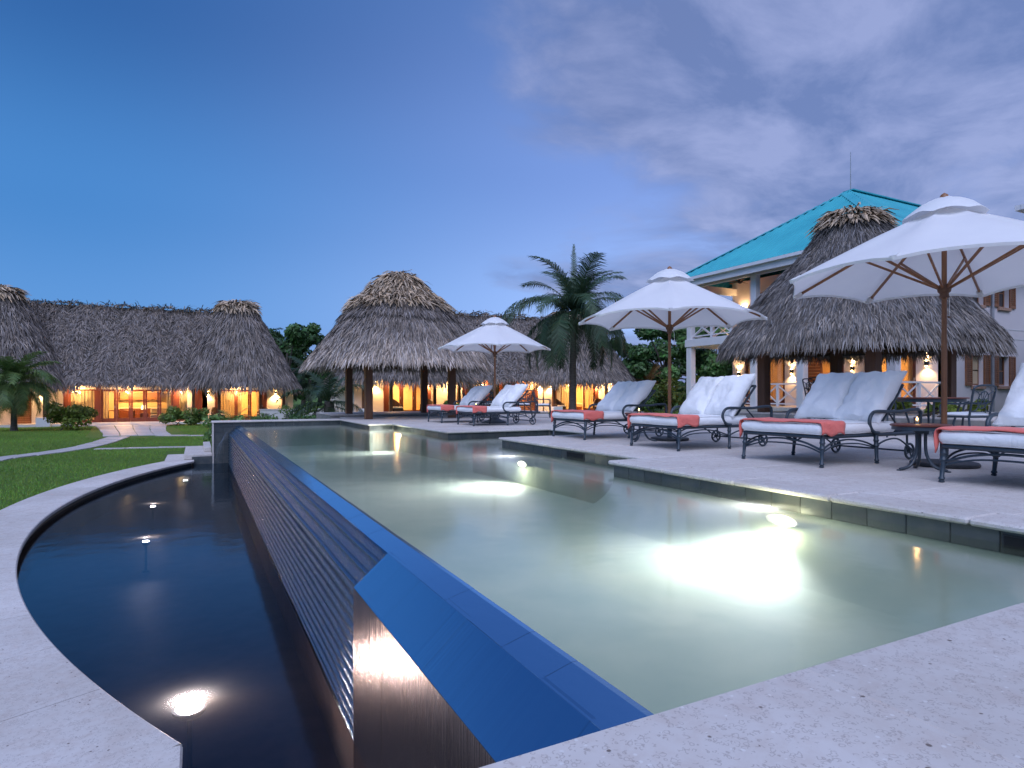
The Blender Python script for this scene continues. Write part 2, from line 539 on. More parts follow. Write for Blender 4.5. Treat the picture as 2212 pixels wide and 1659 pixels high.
M['shade'] = mat_emit('lit_lamp_shade', (1.0, 0.66, 0.30), 5)
M['flame'] = mat_emit('candle_flame', (1.0, 0.52, 0.16), 14)
M['grass'] = None
def mat_grass_ground():
    t = NT('lawn')
    n = t.mix(t.mapr(t.noise(0.35, 4), 0.3, 0.7), (0.105, 0.185, 0.030), (0.145, 0.230, 0.040))
    n = t.mix(t.mapr(t.noise(28, 4, 0.7), 0.35, 0.7), n, (0.060, 0.115, 0.022))
    return t.done(t.bsdf(n, 0.85, 0, 0.2, t.bump(t.noise(60, 4, 0.7), 0.9, 0.04)))
M['lawn'] = mat_grass_ground()
def mat_tone(name, rough=0.7, spec=0.3, trans=0.0, mult=(1, 1, 1), sub=0):
    t = NT(name)
    col = t.mix(1.0, t.attr(), mult, 'MULTIPLY')
    b = t.bsdf(col, rough, 0, spec)
    if trans > 0:
        tl = t.n('ShaderNodeBsdfTranslucent'); t.l(col, tl.inputs[0])
        mx = t.n('ShaderNodeMixShader'); mx.inputs[0].default_value = trans
        t.l(b, mx.inputs[1]); t.l(tl.outputs[0], mx.inputs[2]); b = mx.outputs[0]
    return t.done(b)
M['thatch'] = mat_tone('palm_thatch', 0.75, 0.25)
M['leaf'] = mat_tone('leaves', 0.5, 0.35, 0.25)
M['blade'] = mat_tone('grass_blades', 0.6, 0.25, 0.2)
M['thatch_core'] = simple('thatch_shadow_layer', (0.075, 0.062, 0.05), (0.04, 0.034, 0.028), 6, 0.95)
def mat_wood(name, c1, c2, rough=0.5, scale=9, stretch=(1, 1, 0.06)):
    t = NT(name)
    g = t.noise(scale, 6, 0.65, stretch=stretch, dist=0.6)
    col = t.mix(t.mapr(g, 0.3, 0.7), c1, c2)
    return t.done(t.bsdf(col, rough, 0, 0.4, t.bump(g, 0.2, 0.004)))
M['post'] = mat_wood('dark_timber', (0.085, 0.036, 0.018), (0.15, 0.070, 0.034))
M['mahogany'] = mat_wood('mahogany', (0.115, 0.030, 0.018), (0.17, 0.05, 0.028), 0.38)
M['teak'] = mat_wood('teak', (0.18, 0.075, 0.032), (0.30, 0.135, 0.06), 0.42, 14)
M['teak_h'] = mat_wood('teak_boards', (0.30, 0.13, 0.05), (0.40, 0.19, 0.08), 0.5, 10, (1, 0.06, 1))
M['louver'] = mat_wood('louvre_wood', (0.20, 0.08, 0.035), (0.30, 0.13, 0.06), 0.5, 10, (0.1, 0.1, 1))
M['plaster'] = simple('cream_stucco', (0.74, 0.68, 0.60), (0.68, 0.62, 0.55), 0.8, 0.88, 0.15, 60, 0.003)
M['stucco'] = simple('pink_white_stucco', (0.74, 0.68, 0.68), (0.69, 0.63, 0.64), 0.7, 0.88, 0.15, 60, 0.003)
M['white'] = simple('white_paint', (0.76, 0.74, 0.74), (0.70, 0.68, 0.69), 2.0, 0.5, 0.06, 30, 0.003)
M['blue_white'] = M['white']
M['iron'] = simple('verdigris_iron', (0.018, 0.030, 0.042), (0.030, 0.046, 0.058), 18, 0.42, 0.2, 120, 0.002, spec=0.6)
M['iron_dark'] = simple('dark_iron', (0.015, 0.018, 0.022), (0.03, 0.03, 0.032), 18, 0.5)
def mat_fabric(name, c1, c2, wr=0.35, trans=0.0, weave=600):
    t = NT(name)
    col = t.mix(t.mapr(t.noise(3.0, 4), 0.3, 0.7), c1, c2)
    h = t.math('ADD', t.math('MULTIPLY', t.noise(7, 5, 0.6, dist=1.2), 1.0), t.math('MULTIPLY', t.noise(weave, 2), 0.06))
    nrm = t.bump(h, wr, 0.03)
    b = t.bsdf(col, 0.85, 0, 0.2, nrm, Sheen_Weight=0.15)
    if trans > 0:
        tl = t.n('ShaderNodeBsdfTranslucent'); t.l(col, tl.inputs[0])
        mx = t.n('ShaderNodeMixShader'); mx.inputs[0].default_value = trans
        t.l(b, mx.inputs[1]); t.l(tl.outputs[0], mx.inputs[2]); b = mx.outputs[0]
    return t.done(b)
M['cushion'] = mat_fabric('white_canvas', (0.85, 0.84, 0.81), (0.80, 0.79, 0.77), 0.5)
M['canopy'] = mat_fabric('umbrella_canvas', (0.87, 0.86, 0.84), (0.84, 0.83, 0.82), 0.12, 0.30)
M['curtain'] = mat_fabric('curtain_linen', (0.72, 0.64, 0.50), (0.66, 0.58, 0.45), 0.2, 0.35)
M['towel'] = mat_fabric('coral_towel', (0.80, 0.19, 0.15), (0.72, 0.16, 0.125), 0.6)
M['wicker'] = simple('dark_wicker', (0.035, 0.016, 0.012), (0.075, 0.035, 0.022), 60, 0.6, 0.8, 140, 0.006)
M['cream_fabric'] = mat_fabric('cream_fabric', (0.70, 0.62, 0.50), (0.64, 0.56, 0.45), 0.4)
M['roof_metal'] = simple('turquoise_metal', (0.05, 0.40, 0.44), (0.035, 0.33, 0.38), 0.8, 0.45, spec=0.25)
M['brick'] = simple('sill_brick', (0.38, 0.22, 0.16), (0.46, 0.29, 0.21), 9, 0.85, 0.3, 60, 0.004)
M['trunk'] = simple('palm_trunk', (0.075, 0.060, 0.048), (0.13, 0.105, 0.085), 9, 0.9, 0.8, 16, 0.03, stretch=(0.4, 0.4, 3))
M['bark'] = simple('bark', (0.05, 0.04, 0.03), (0.09, 0.07, 0.055), 7, 0.9, 0.8, 20, 0.03, stretch=(1, 1, 0.3))
M['wax'] = simple('candle_wax', (0.8, 0.7, 0.5), None, rough=0.5)
M['soil'] = simple('soil', (0.03, 0.022, 0.015), (0.05, 0.035, 0.025), 12, 0.95, 0.8, 30, 0.03)
M['dark'] = simple('slot_shade_black', (0.006, 0.006, 0.007), None, rough=0.9)
M['metal_grey'] = simple('grey_metal', (0.35, 0.36, 0.38), (0.28, 0.29, 0.31), 5, 0.45, metal=0.3)
M['interior'] = simple('interior_plaster', (0.66, 0.52, 0.34), (0.58, 0.45, 0.29), 1.2, 0.9)
M['interior_floor'] = simple('interior_floor', (0.25, 0.17, 0.10), (0.32, 0.22, 0.13), 3, 0.5)
M['far_wall'] = simple('pale_wall', (0.62, 0.58, 0.56), (0.55, 0.51, 0.49), 1.2, 0.9)
def mat_fall():
    t = NT('falling_water')
    s = t.noise(40, 3, 0.6, stretch=(1, 1, 0.05))
    tr = t.n('ShaderNodeBsdfTransparent'); gl = t.n('ShaderNodeBsdfPrincipled')
    gl.inputs['Base Color'].default_value = (0.5, 0.6, 0.75, 1); gl.inputs['Roughness'].default_value = 0.25
    mx = t.n('ShaderNodeMixShader'); t.l(t.mapr(s, 0.35, 0.7, 0.04, 0.5), mx.inputs[0]); t.l(tr.outputs[0], mx.inputs[1]); t.l(gl.outputs[0], mx.inputs[2])
    return t.done(mx.outputs[0])
M['fall'] = mat_fall()

def lamp(name, kind, loc, energy, color, parent=None, size=0.05, target=None, spot=None, blend=0.6):
    d = bpy.data.lights.new(name, kind)
    d.energy = energy; d.color = color
    if kind in ('POINT', 'SPOT'): d.shadow_soft_size = size
    if kind == 'AREA': d.shape = 'DISK'; d.size = size
    o = bpy.data.objects.new(name, d); COL.objects.link(o)
    o.location = loc
    if spot is not None: d.spot_size = R(spot); d.spot_blend = blend
    if target is not None:
        v = Vector(target) - Vector(loc)
        o.rotation_euler = v.to_track_quat('-Z', 'Y').to_euler()
    if parent is not None: o.parent = parent
    return o
# ================================================================== GROUND
WZ = -0.14          # pool water level
BZ = -1.29          # basin water level
CZ = -1.15          # basin coping level
LZ = -1.20          # lawn level
ARC_C = (15.4, 12.27); ARC_R = 17.6
def sstep(a, b, x):
    t = np.clip((x - a) / (b - a), 0, 1); return t * t * (3 - 2 * t)
def ground_h(x, y):
    x = np.asarray(x, float); y = np.asarray(y, float)
    h = LZ + 1.14 * sstep(3.0, 13.0, x)
    h = h - 0.42 * sstep(25, 36, y) * sstep(6, 16, x) * (1 - sstep(34, 46, x))
    h = h + 0.03 * np.sin(x * 0.6 + 1) * np.sin(y * 0.5)
    return h
def carve(x, y):
    """True where the pool, deck, terrace or basin stand in the ground"""
    r = np.hypot(x - ARC_C[0], y - ARC_C[1])
    a = (r < ARC_R + 0.45) & (y > -6) & (y < 21.4) & (x < 3)
    b = (x > -0.1) & (x < 13.2) & (y > -6) & (y < 21.5)
    c = (x > 4.6) & (x < 13.0) & (y > 20) & (y < 25.6)
    d = (x > 12) & (x < 21.5) & (y > -6) & (y < 12.2)
    e = (x > -0.6) & (x < 0.5) & (y > 20) & (y < 24.0)
    f = (x > -0.45) & (x < 1.0) & (y > -6) & (y < 5)
    g = (x > -0.6) & (x < 3) & (y > -6) & (y < 4.0)
    return a | b | c | d | e | f | g
def build_ground():
    xs = np.unique(np.concatenate([np.linspace(-900, -60, 12), np.linspace(-60, -14, 24), np.arange(-14, 24, 0.25), np.linspace(24, 60, 40), np.linspace(60, 900, 12)]))
    ys = np.unique(np.concatenate([np.linspace(-600, -6, 10), np.arange(-6, 27, 0.25), np.linspace(27, 70, 60), np.linspace(70, 1200, 14)]))
    gx, gy = np.meshgrid(xs, ys)
    gz = ground_h(gx, gy)
    gz = np.where(carve(gx, gy), -3.0, gz)
    V = np.stack([gx.ravel(), gy.ravel(), gz.ravel()], 1)
    nx = len(xs); ny = len(ys)
    i, j = np.meshgrid(np.arange(nx - 1), np.arange(ny - 1))
    a = (j * nx + i).ravel()
    F = np.stack([a, a + 1, a + nx + 1, a + nx], 1)
    return ob('ground', fast_mesh('ground', V, F, M['lawn'], smooth=True), kind='structure')
build_ground()

# ================================================================== DECK
deck = ob('pool_deck', MB().box(-0.05, 13.6, -5, 1.17, -2.4, -0.026)
          .box(4.64, 13.6, 1.17, 6.20, -2.4, -0.026)
          .box(5.24, 13.6, 6.20, 10.56, -2.4, -0.026)
          .box(7.69, 13.6, 10.56, 12.94, -2.4, -0.026)
          .box(5.04, 13.6, 12.94, 17.24, -2.4, -0.026)
          .box(4.34, 13.6, 17.24, 21.04, -2.4, -0.026)
          .box(0.47, 4.34, 21.04, 21.75, -2.4, -0.026)
          .box(4.34, 13.6, 21.04, 23.0, -2.4, -0.026)
          .box(4.34, 13.6, 23.0, 25.9, -2.4, 0.074)
          .mesh('pool_deck', M['deck_core']), kind='structure')
_slab_cache = {}
def slab_obj(name, x0, x1, y0, y1, ztop, th, mat, parent, bev=0.006):
    w = round(x1 - x0, 3); d = round(y1 - y0, 3)
    k = (name, w, d, th, mat.name, bev)
    if k not in _slab_cache:
        _slab_cache[k] = MB().box(-w / 2, w / 2, -d / 2, d / 2, -th, 0, bev).mesh(name, mat)
    dz = rng.uniform(-0.0012, 0.0012)
    return ob(name, _slab_cache[k], parent, loc=((x0 + x1) / 2, (y0 + y1) / 2, ztop + dz))
def lay(x0, x1, y0, y1, sx_, sy_, ztop=0.0, th=0.03, j=0.004, stagger=0.5, name='paving_slab', mat=None, parent=None, rowalong='x'):
    mat = mat or M['stone']; parent = parent or deck
    ny = max(1, round((y1 - y0) / sy_)); dy = (y1 - y0) / ny
    for r_ in range(ny):
        a = y0 + r_ * dy
        nx = max(1, round((x1 - x0) / sx_)); dx = (x1 - x0) / nx
        cuts = [x0 + k * dx for k in range(nx + 1)]
        if r_ % 2 and nx > 1:
            cuts = [x0] + [x0 + (k + stagger) * dx for k in range(nx)] + [x1]
        for c0, c1 in zip(cuts[:-1], cuts[1:]):
            slab_obj(name, c0 + j / 2, c1 - j / 2, a + j / 2, a + dy - j / 2, ztop, th, mat, parent)
def coping_x(y_edge, x0, x1, side, w=0.38, L=0.92, ztop=0.0, parent=None, mat=None):
    """coping running along x; the pool lies at y_edge, the stone on the side +1/-1 of it"""
    n = max(1, round((x1 - x0) / L)); d = (x1 - x0) / n
    for k in range(n):
        a, b = sorted((y_edge - side * 0.03, y_edge + side * w))
        slab_obj('coping_stone', x0 + k * d + 0.002, x0 + (k + 1) * d - 0.002, a, b, ztop + 0.001, 0.052, mat or M['stone'], parent or deck, 0.016)
def coping_y(x_edge, y0, y1, side, w=0.38, L=0.92, ztop=0.0, parent=None, mat=None):
    n = max(1, round((y1 - y0) / L)); d = (y1 - y0) / n
    for k in range(n):
        a, b = sorted((x_edge - side * 0.03, x_edge + side * w))
        slab_obj('coping_stone', a, b, y0 + k * d + 0.002, y0 + (k + 1) * d - 0.002, ztop + 0.001, 0.052, mat or M['stone'], parent or deck, 0.016)
W = 0.38
# near end: one wide row of big slabs right at the lens
for k, (a, b) in enumerate([(-0.05, 0.42), (0.42, 1.62), (1.62, 2.86), (2.86, 4.16), (4.16, 5.4), (5.4, 6.7)]):
    slab_obj('paving_slab', a + 0.0015, b - 0.0015, 0.32, 1.235, 0.001, 0.05, M['stone'], deck, 0.004)
    slab_obj('paving_slab', a + 0.301, b + 0.299, -0.62, 0.317, 0.001, 0.05, M['stone'], deck, 0.003)
lay(6.7, 13.6, -0.6, 1.23, 1.2, 0.9)
# right deck
coping_y(4.6, 1.24, 6.28, 1)
coping_x(6.24, 4.6 + W + 0.002, 5.2, -1)
coping_y(5.2, 6.275, 10.64, 1)
coping_x(10.6, 5.2 + W + 0.002, 7.65, -1)
coping_y(7.65, 10.635, 12.87, 1)
coping_x(12.9, 4.97, 7.65 + W, 1)
coping_y(5.0, 12.9 + W + 0.002, 17.2 - 0.03, 1)
coping_x(17.2, 4.27, 5.0 + W, 1)
coping_y(4.3, 17.2 + W + 0.002, 21.0 - 0.03, 1)
coping_x(21.0, 0.40, 4.3 + W, 1, w=0.75)
lay(4.6 + W + .004, 13.6, 1.24, 6.24 - W - .004, 1.25, 0.93)
lay(5.2 + .002, 13.6, 6.24 - W, 6.272, 1.25, 0.42, stagger=0.3)
lay(5.2 + W + .004, 13.6, 6.276, 10.6 - W - .004, 1.25, 0.93)
lay(7.65 + .002, 13.6, 10.6 - W, 10.632, 1.25, 0.42, stagger=0.3)
lay(7.65 + W + .004, 13.6, 10.636, 12.87, 1.25, 0.93)
lay(7.65 + W + .004, 13.6, 12.874, 12.9 + W, 1.25, 0.42)
lay(5.0 + W + .004, 13.6, 12.9 + W + .004, 17.17, 1.25, 0.93)
lay(5.0 + W + .004, 13.6, 17.174, 17.2 + W, 1.25, 0.42)
lay(4.3 + W + .004, 13.6, 17.2 + W + .004, 20.97, 1.25, 0.93)
lay(4.3 + W + .004, 13.6, 20.974, 23.0, 1.25, 0.95)
coping_x(23.0, 4.34, 13.6, 1, ztop=0.1, w=0.5)
lay(4.34, 13.6, 23.504, 25.9, 1.25, 0.8, ztop=0.1)

# waterline tiles
_tile_cache = {}
def tiles_y(x, y0, y1, side, z0=-0.20, z1=-0.053, step=0.3):
    n = max(1, round((y1 - y0) / step)); d = (y1 - y0) / n
    for k in range(n):
        key = ('y', round(d, 3), z0)
        if key not in _tile_cache:
            _tile_cache[key] = MB().box(-0.006, 0.006, -d / 2 + .003, d / 2 - .003, z0, z1, 0.002).mesh('wall_tile', M['tile'])
        ob('wall_tile', _tile_cache[key], pool, loc=(x + side * 0.032 + rng.uniform(-.001, .001), y0 + (k + .5) * d, 0))
def tiles_x(y, x0, x1, side, z0=-0.20, z1=-0.053, step=0.3):
    n = max(1, round((x1 - x0) / step)); d = (x1 - x0) / n
    for k in range(n):
        key = ('x', round(d, 3), z0)
        if key not in _tile_cache:
            _tile_cache[key] = MB().box(-d / 2 + .003, d / 2 - .003, -0.006, 0.006, z0, z1, 0.002).mesh('wall_tile', M['tile'])
        ob('wall_tile', _tile_cache[key], pool, loc=(x0 + (k + .5) * d, y + side * 0.032 + rng.uniform(-.001, .001), 0))
FZ = -0.60
pool = ob('pool_shell', MB().add([(1.1, 1.1, FZ), (8, 1.1, FZ), (8, 9, FZ), (1.1, 9, FZ), (8, 21.2, FZ - 0.25), (1.1, 21.2, FZ - 0.25)],
          [(0, 1, 2, 3), (3, 2, 4, 5)]).mesh('pool_shell', M['plaster_pool']), kind='structure')
tiles_y(4.6, 1.2, 6.23, 1); tiles_x(6.24, 4.63, 5.2, -1); tiles_y(5.2, 6.25, 10.59, 1); tiles_x(10.6, 5.23, 7.65, -1)
tiles_y(7.65, 10.6, 12.9, 1); tiles_x(12.9, 5.03, 7.65, 1); tiles_y(5.0, 12.92, 17.2, 1); tiles_x(17.2, 4.33, 5.0, 1)
tiles_y(4.3, 17.22, 21.0, 1); tiles_x(21.0, 0.43, 4.3, 1); tiles_x(1.2, 1.22, 4.6, -1)
# lower courses of the far wall where it drops to the basin
tiles_x(21.0, 0.43, 1.06, 1, -0.36, -0.203)
for z0, z1 in ((-0.67, -0.363), (-0.98, -0.673), (-1.29, -0.983), (-1.6, -1.293)):
    tiles_x(21.0, 0.43, 1.06, 1, z0, z1)
part('end_wall', MB().box(0.428, 0.468, 20.99, 21.74, -1.9, -0.054), M['stone'], pool)
_lin = [(4.637, 1.16), (4.637, 6.237), (5.237, 6.237), (5.237, 10.597), (7.687, 10.597), (7.687, 12.903), (5.037, 12.903), (5.037, 17.203), (4.337, 17.203), (4.337, 21.037), (1.1, 21.037)]
part('pool_lining', MB().add([(p[0], p[1], z) for p in _lin for z in (-1.0, -0.202)], [(2 * i, 2 * i + 2, 2 * i + 3, 2 * i + 1) for i in range(len(_lin) - 1)]), M['plaster_pool'], pool)
_cv = []
for k in range(9):
    an = math.pi / 2 * k / 8
    _cv.append((4.630 - .85 * (1 - math.cos(an)), -.205 + (FZ - .012 + .205) * math.sin(an)))
part('pool_cove', MB().add([(x, y, z) for (x, z) in _cv for y in (1.17, 6.23)], [(2 * i, 2 * i + 1, 2 * i + 3, 2 * i + 2) for i in range(8)]), M['plaster_pool'], pool, True)
# bench under water beside the middle deck
part('bench', MB().box(4.605, 5.225, 6.26, 10.58, -0.9, -0.28, 0.02), M['plaster_pool'], pool)
part('step', MB().box(6.6, 7.68, 10.6, 12.9, -0.9, -0.30, 0.02), M['plaster_pool'], pool)
# skimmer slots
for (x, a, b) in ((5.2, 7.76, 8.26), (4.6, 1.75, 2.08)):
    s = part('skimmer', MB().box(x + 0.016, x + 0.030, a, b, -0.165, -0.075, 0.004), M['iron_dark'], pool)
    part('skimmer_mouth', MB().box(x + 0.012, x + 0.0155, a + 0.02, b - 0.02, -0.155, -0.085), M['dark'], s)  # black plate paints the shade inside the slot
wat = ob('pool_water', MB().add([(1.222, 1.19, WZ), (7.66, 1.19, WZ), (7.66, 21.02, WZ), (1.222, 21.02, WZ)], [(0, 1, 2, 3)]).mesh('pool_water', M['water']), kind='structure')

# submerged pool lamps
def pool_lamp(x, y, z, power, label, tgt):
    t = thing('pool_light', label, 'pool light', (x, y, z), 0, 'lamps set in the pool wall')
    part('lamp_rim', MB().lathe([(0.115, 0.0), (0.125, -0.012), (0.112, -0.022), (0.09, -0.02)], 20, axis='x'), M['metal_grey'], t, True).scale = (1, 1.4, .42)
    part('lamp_lens', MB().lathe([(0.088, -0.012), (0.07, -0.026), (0.0, -0.032)], 20, axis='x'), M['lens'], t, True).scale = (1, 1.4, .42)  # lens squashed into an oval to imitate its glare through rippled water
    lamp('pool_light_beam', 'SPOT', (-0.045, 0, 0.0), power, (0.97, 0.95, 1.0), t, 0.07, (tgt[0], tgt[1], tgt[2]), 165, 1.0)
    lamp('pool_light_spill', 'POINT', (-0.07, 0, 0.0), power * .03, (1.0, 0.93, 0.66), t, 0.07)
pool_lamp(4.535, 3.67, -0.27, 280, 'bright oval pool lamp under the water beside the nearest deck', (-1.2, 0.30, -0.22))
pool_lamp(4.58, 8.54, -0.27, 280, 'oval pool lamp in the bench wall under the middle deck edge', (-1.2, 0.1, -0.22))
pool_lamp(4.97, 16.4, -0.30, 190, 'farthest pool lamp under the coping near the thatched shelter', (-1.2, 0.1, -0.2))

# ================================================================== SPILLWAY WALL
spill = thing('spillway_wall', 'long dark wet granite overflow wall between pool and lower basin', 'wall', (0, 0, 0))
part('core', MB().extr_y([(1.20, -0.186), (1.09, -0.20), (0.905, -0.40), (0.905, -2.2), (1.20, -2.2)], 1.19, 20.98), M['basin_floor'], spill)
n = 64; d = (20.985 - 1.24) / n
_e = d / 2 - .0006
cap_me = MB().add([(1.066, -_e, -.172), (1.195, -_e, -.1372), (1.219, -_e, -.1372), (1.219, -_e, -.19), (1.066, -_e, -.19), (1.066, _e, -.172), (1.195, _e, -.1372), (1.219, _e, -.1372), (1.219, _e, -.19), (1.066, _e, -.19)],
    [(0, 1, 6, 5), (1, 2, 7, 6), (2, 3, 8, 7), (3, 4, 9, 8), (4, 0, 5, 9), (0, 4, 3, 2, 1), (5, 6, 7, 8, 9)]).mesh('cap_tile', M['wet_cap'])
for k in range(n):
    ob('cap_tile', cap_me, spill, loc=(rng.uniform(-.0008, .0008), 1.24 + (k + .5) * d, rng.uniform(-.0008, .0008)))
PY = 3.78
n = 8; d = (PY - 1.235) / n
sl = MB().add([(1.064, -d / 2 + .0004, -0.174), (1.064, d / 2 - .0004, -0.174), (0.853, d / 2 - .0004, -0.357), (0.853, -d / 2 + .0004, -0.357),
               (1.085, -d / 2 + .001, -0.167), (1.085, d / 2 - .001, -0.167), (0.874, d / 2 - .001, -0.378), (0.874, -d / 2 + .001, -0.378)],
              [(0, 1, 2, 3), (4, 7, 6, 5), (0, 3, 7, 4), (1, 5, 6, 2), (0, 4, 5, 1), (3, 2, 6, 7)]).mesh('slope_tile', M['wet_slope'])
fc = MB().box(0.852, 0.890, -d / 2 + .0008, d / 2 - .0008, -1.9, -0.360).mesh('face_tile', M['wet_face'])
for k in range(n):
    ob('slope_tile', sl, spill, loc=(rng.uniform(-.0005, .0005), 1.235 + (k + .5) * d, rng.uniform(-.0005, .0005)))
    ob('face_tile', fc, spill, loc=(rng.uniform(-.0006, .0006), 1.235 + (k + .5) * d, 0))
# stepped ledges and ribs of the long ribbed part; wavy along its length like hand-laid pebble work
def wavy(prof, y0, y1, seg, amp, seed):
    r2 = random.Random(seed); m = MB(); n = len(prof)
    vs = []; ph = [r2.uniform(0, 6.28) for _ in range(4)]
    for i in range(seg + 1):
        y = y0 + (y1 - y0) * i / seg
        w = amp * (math.sin(y * 2.1 + ph[0]) * .5 + math.sin(y * 5.3 + ph[1]) * .3 + math.sin(y * 11.7 + ph[2]) * .2)
        w2 = amp * .6 * math.sin(y * 3.7 + ph[3])
        for (x, z) in prof: vs.append((x + w, y, z + w2))
    fs = [tuple(range(n)), tuple(seg * n + k for k in range(n - 1, -1, -1))]
    for i in range(seg):
        for k in range(n):
            fs.append((i * n + k, (i + 1) * n + k, (i + 1) * n + (k + 1) % n, i * n + (k + 1) % n))
    return m.add(vs, fs)
def rnd_prof(x_in, x_out, z0, z1, bull=0.4, n=6):
    """bar profile with a rounded outer (-x) nose"""
    p = [(x_in, z0), (x_in, z1)]
    h = (z1 - z0); r_ = min(h / 2, (x_in - x_out) * 0.8)
    for k in range(n + 1):
        a = math.pi / 2 + math.pi * k / n
        p.append((x_out + r_ + math.cos(a) * r_, (z0 + z1) / 2 + math.sin(a) * h / 2))
    return p
def led_prof(s0, s1):
    def q(s, o): return (1.066 - .74 * s - .67 * o, -0.166 - .67 * s + .74 * o)
    return [q(s0, -.06), q(s0, -.036), q(s1 - .034, -.032), q(s1 - .022, -.010), q(s1 - .010, -.004), q(s1, -.012), q(s1 + .001, -.06)]
for i in range(3):
    part('ledge', wavy(led_prof(.004 + i * .094, .004 + (i + 1) * .094), PY, 20.975, 150, 0.003, 40 + i), M['pebble'], spill, True)
nr = 12; top = -0.372; bot = -1.36; p_ = (top - bot) / nr
for i in range(nr):
    z1 = top - i * p_; z0 = z1 - p_ * 0.80
    part('rib', wavy(rnd_prof(0.902, 0.858, z0, z1), PY, 20.975, 150, 0.003, 60 + i), M['pebble'], spill, True)

# ================================================================== LOWER BASIN
def arc_pt(y, dr=0.0):
    s = (y - ARC_C[1]); a = math.asin(max(-1, min(1, s / ARC_R)))
    return (ARC_C[0] - (ARC_R + dr) * math.cos(a), ARC_C[1] + (ARC_R + dr) * math.sin(a))
ys_arc = np.linspace(3.93, 20.6, 60)
inner = [arc_pt(y) for y in ys_arc]
basin = ob('basin_shell', None, kind='structure')
ring = [(-0.10, -1.0)] + [(-0.10, 3.9)] + inner + [(-0.1, 21.0), (0.9, 21.0), (0.9, -1.0)]
part('basin_floor', MB().prism(ring, -1.95, -1.80), M['basin_floor'], basin)
# inner wall under the coping, set back a little
wl_pts = [(-0.14, -1.0), (-0.14, 3.88)] + [arc_pt(y, 0.05) for y in ys_arc] + [(-0.13, 21.0)]
mbw = MB()
vs = [(p[0], p[1], z) for p in wl_pts for z in (-1.9, CZ - 0.055)]
mbw.add(vs, [(2 * i, 2 * i + 2, 2 * i + 3, 2 * i + 1) for i in range(len(wl_pts) - 1)])
part('basin_wall', mbw, M['tile'], basin)
ob('basin_water', MB().add([(p[0] - 0.02, p[1], BZ) for p in ring], [tuple(range(len(ring)))]).mesh('basin_water', M['water_low']), kind='structure')
bcop = ob('basin_coping', None, kind='structure')
ns = 17
for k in range(ns):
    a = 3.93 + (20.6 - 3.93) * k / ns + 0.003; b = 3.93 + (20.6 - 3.93) * (k + 1) / ns - 0.003
    yy = np.linspace(a, b, 6)
    outw = 0.82
    poly = [arc_pt(y, -0.03) for y in yy] + [arc_pt(y, outw) for y in yy[::-1]]
    poly_t = [arc_pt(y, -0.018) for y in yy] + [arc_pt(y, outw - .004) for y in yy[::-1]]
    m = MB().prism(poly, CZ - 0.055, CZ - 0.012)
    nn = len(poly)
    v = [(p[0], p[1], CZ - 0.012) for p in poly] + [(p[0], p[1], CZ) for p in poly_t]
    m.f.pop(1)
    m.add(v, [(i, (i + 1) % nn, nn + (i + 1) % nn, nn + i) for i in range(nn)] + [tuple(range(nn, 2 * nn))])
    part('coping_stone', m, M['stone'], bcop)
a0 = arc_pt(3.93, 0.82)
for (y0, y1) in ((2.75, 3.93), (1.6, 2.745), (0.4, 1.595)):
    part('coping_stone', MB().box(-1.05, -0.07, y0 + .002, y1 - .002, CZ - 0.055, CZ + 0.001, 0.012), M['stone'], bcop)
for (y0, y1) in ((5.2, 6.0), (3.93, 5.196), (2.75, 3.926)):
    part('paving_slab', MB().box(-3.2, a0[0] - 0.25, y0 + .002, y1 - .002, CZ - 0.055, CZ - 0.002, 0.012), M['stone'], bcop)
part('coping_stone', MB().box(-0.86, -0.07, 20.61, 21.9, CZ - 0.055, CZ + 0.001, 0.012), M['stone'], bcop)
part('coping_stone', MB().box(-0.86, -0.36, 21.905, 23.2, CZ - 0.055, CZ, 0.012), M['stone'], bcop)
steps = thing('garden_steps', 'pale stone steps at the far end of the lower basin', 'steps')
part('tread', MB().box(-0.35, 0.42, 21.02, 24.6, -1.14, -1.0, 0.012), M['stone'], steps)
part('tread', MB().box(0.20, 0.42, 21.9, 24.6, -0.998, -0.86, 0.012), M['stone'], steps)
part('riser', MB().box(-0.13, 0.42, 20.985, 21.015, -1.9, -1.06), M['tile'], steps)

def basin_lamp(x, y, power, label, aim, r=0.05, glow=.2):
    t = thing('basin_light', label, 'pool light', (x, y, -1.80), 0, 'lamps on the basin floor')
    part('lamp_stem', MB().lathe([(0.05, 0.0), (0.05, 0.02), (0.018, 0.03), (0.018, 0.38)], 12), M['iron_dark'], t, True)  # added stem lifts the lens near the surface so its halo lines up
    part('lamp_body', MB().lathe([(0.02, 0.38), (r * .8, 0.395), (r + .010, 0.43), (r + .010, 0.448), (r, 0.45)], 18), M['iron_dark'], t, True)
    part('lamp_lens', MB().lathe([(r - .004, 0.447), (r * .7, 0.458), (0.0, 0.464)], 18), M['lens_basin'], t, True)
    lamp('basin_light_beam', 'SPOT', (0, 0, 0.475), power, (1.0, 0.64, 0.40), t, 0.04, aim, 120, 0.9)
    lamp('basin_light_glow', 'POINT', (0, 0, 0.478), power * glow, (1.0, 0.76, 0.60), t, 0.02)
basin_lamp(-0.045, 4.81, 85, 'bright lamp glowing under the basin water nearest the camera', (0.9, -1.15, 0.62), 0.10, .55)
basin_lamp(-0.67, 10.56, 22, 'small round lamp in the basin, middle of the row', (1.6, 0.3, 0.45))
basin_lamp(-0.76, 13.8, 26, 'small basin lamp throwing a pale streak towards the ribbed wall', (1.7, -0.6, 0.4))
basin_lamp(-0.26, 17.6, 12, 'farthest basin lamp beside the little waterfall', (1.2, 0.6, 0.5))

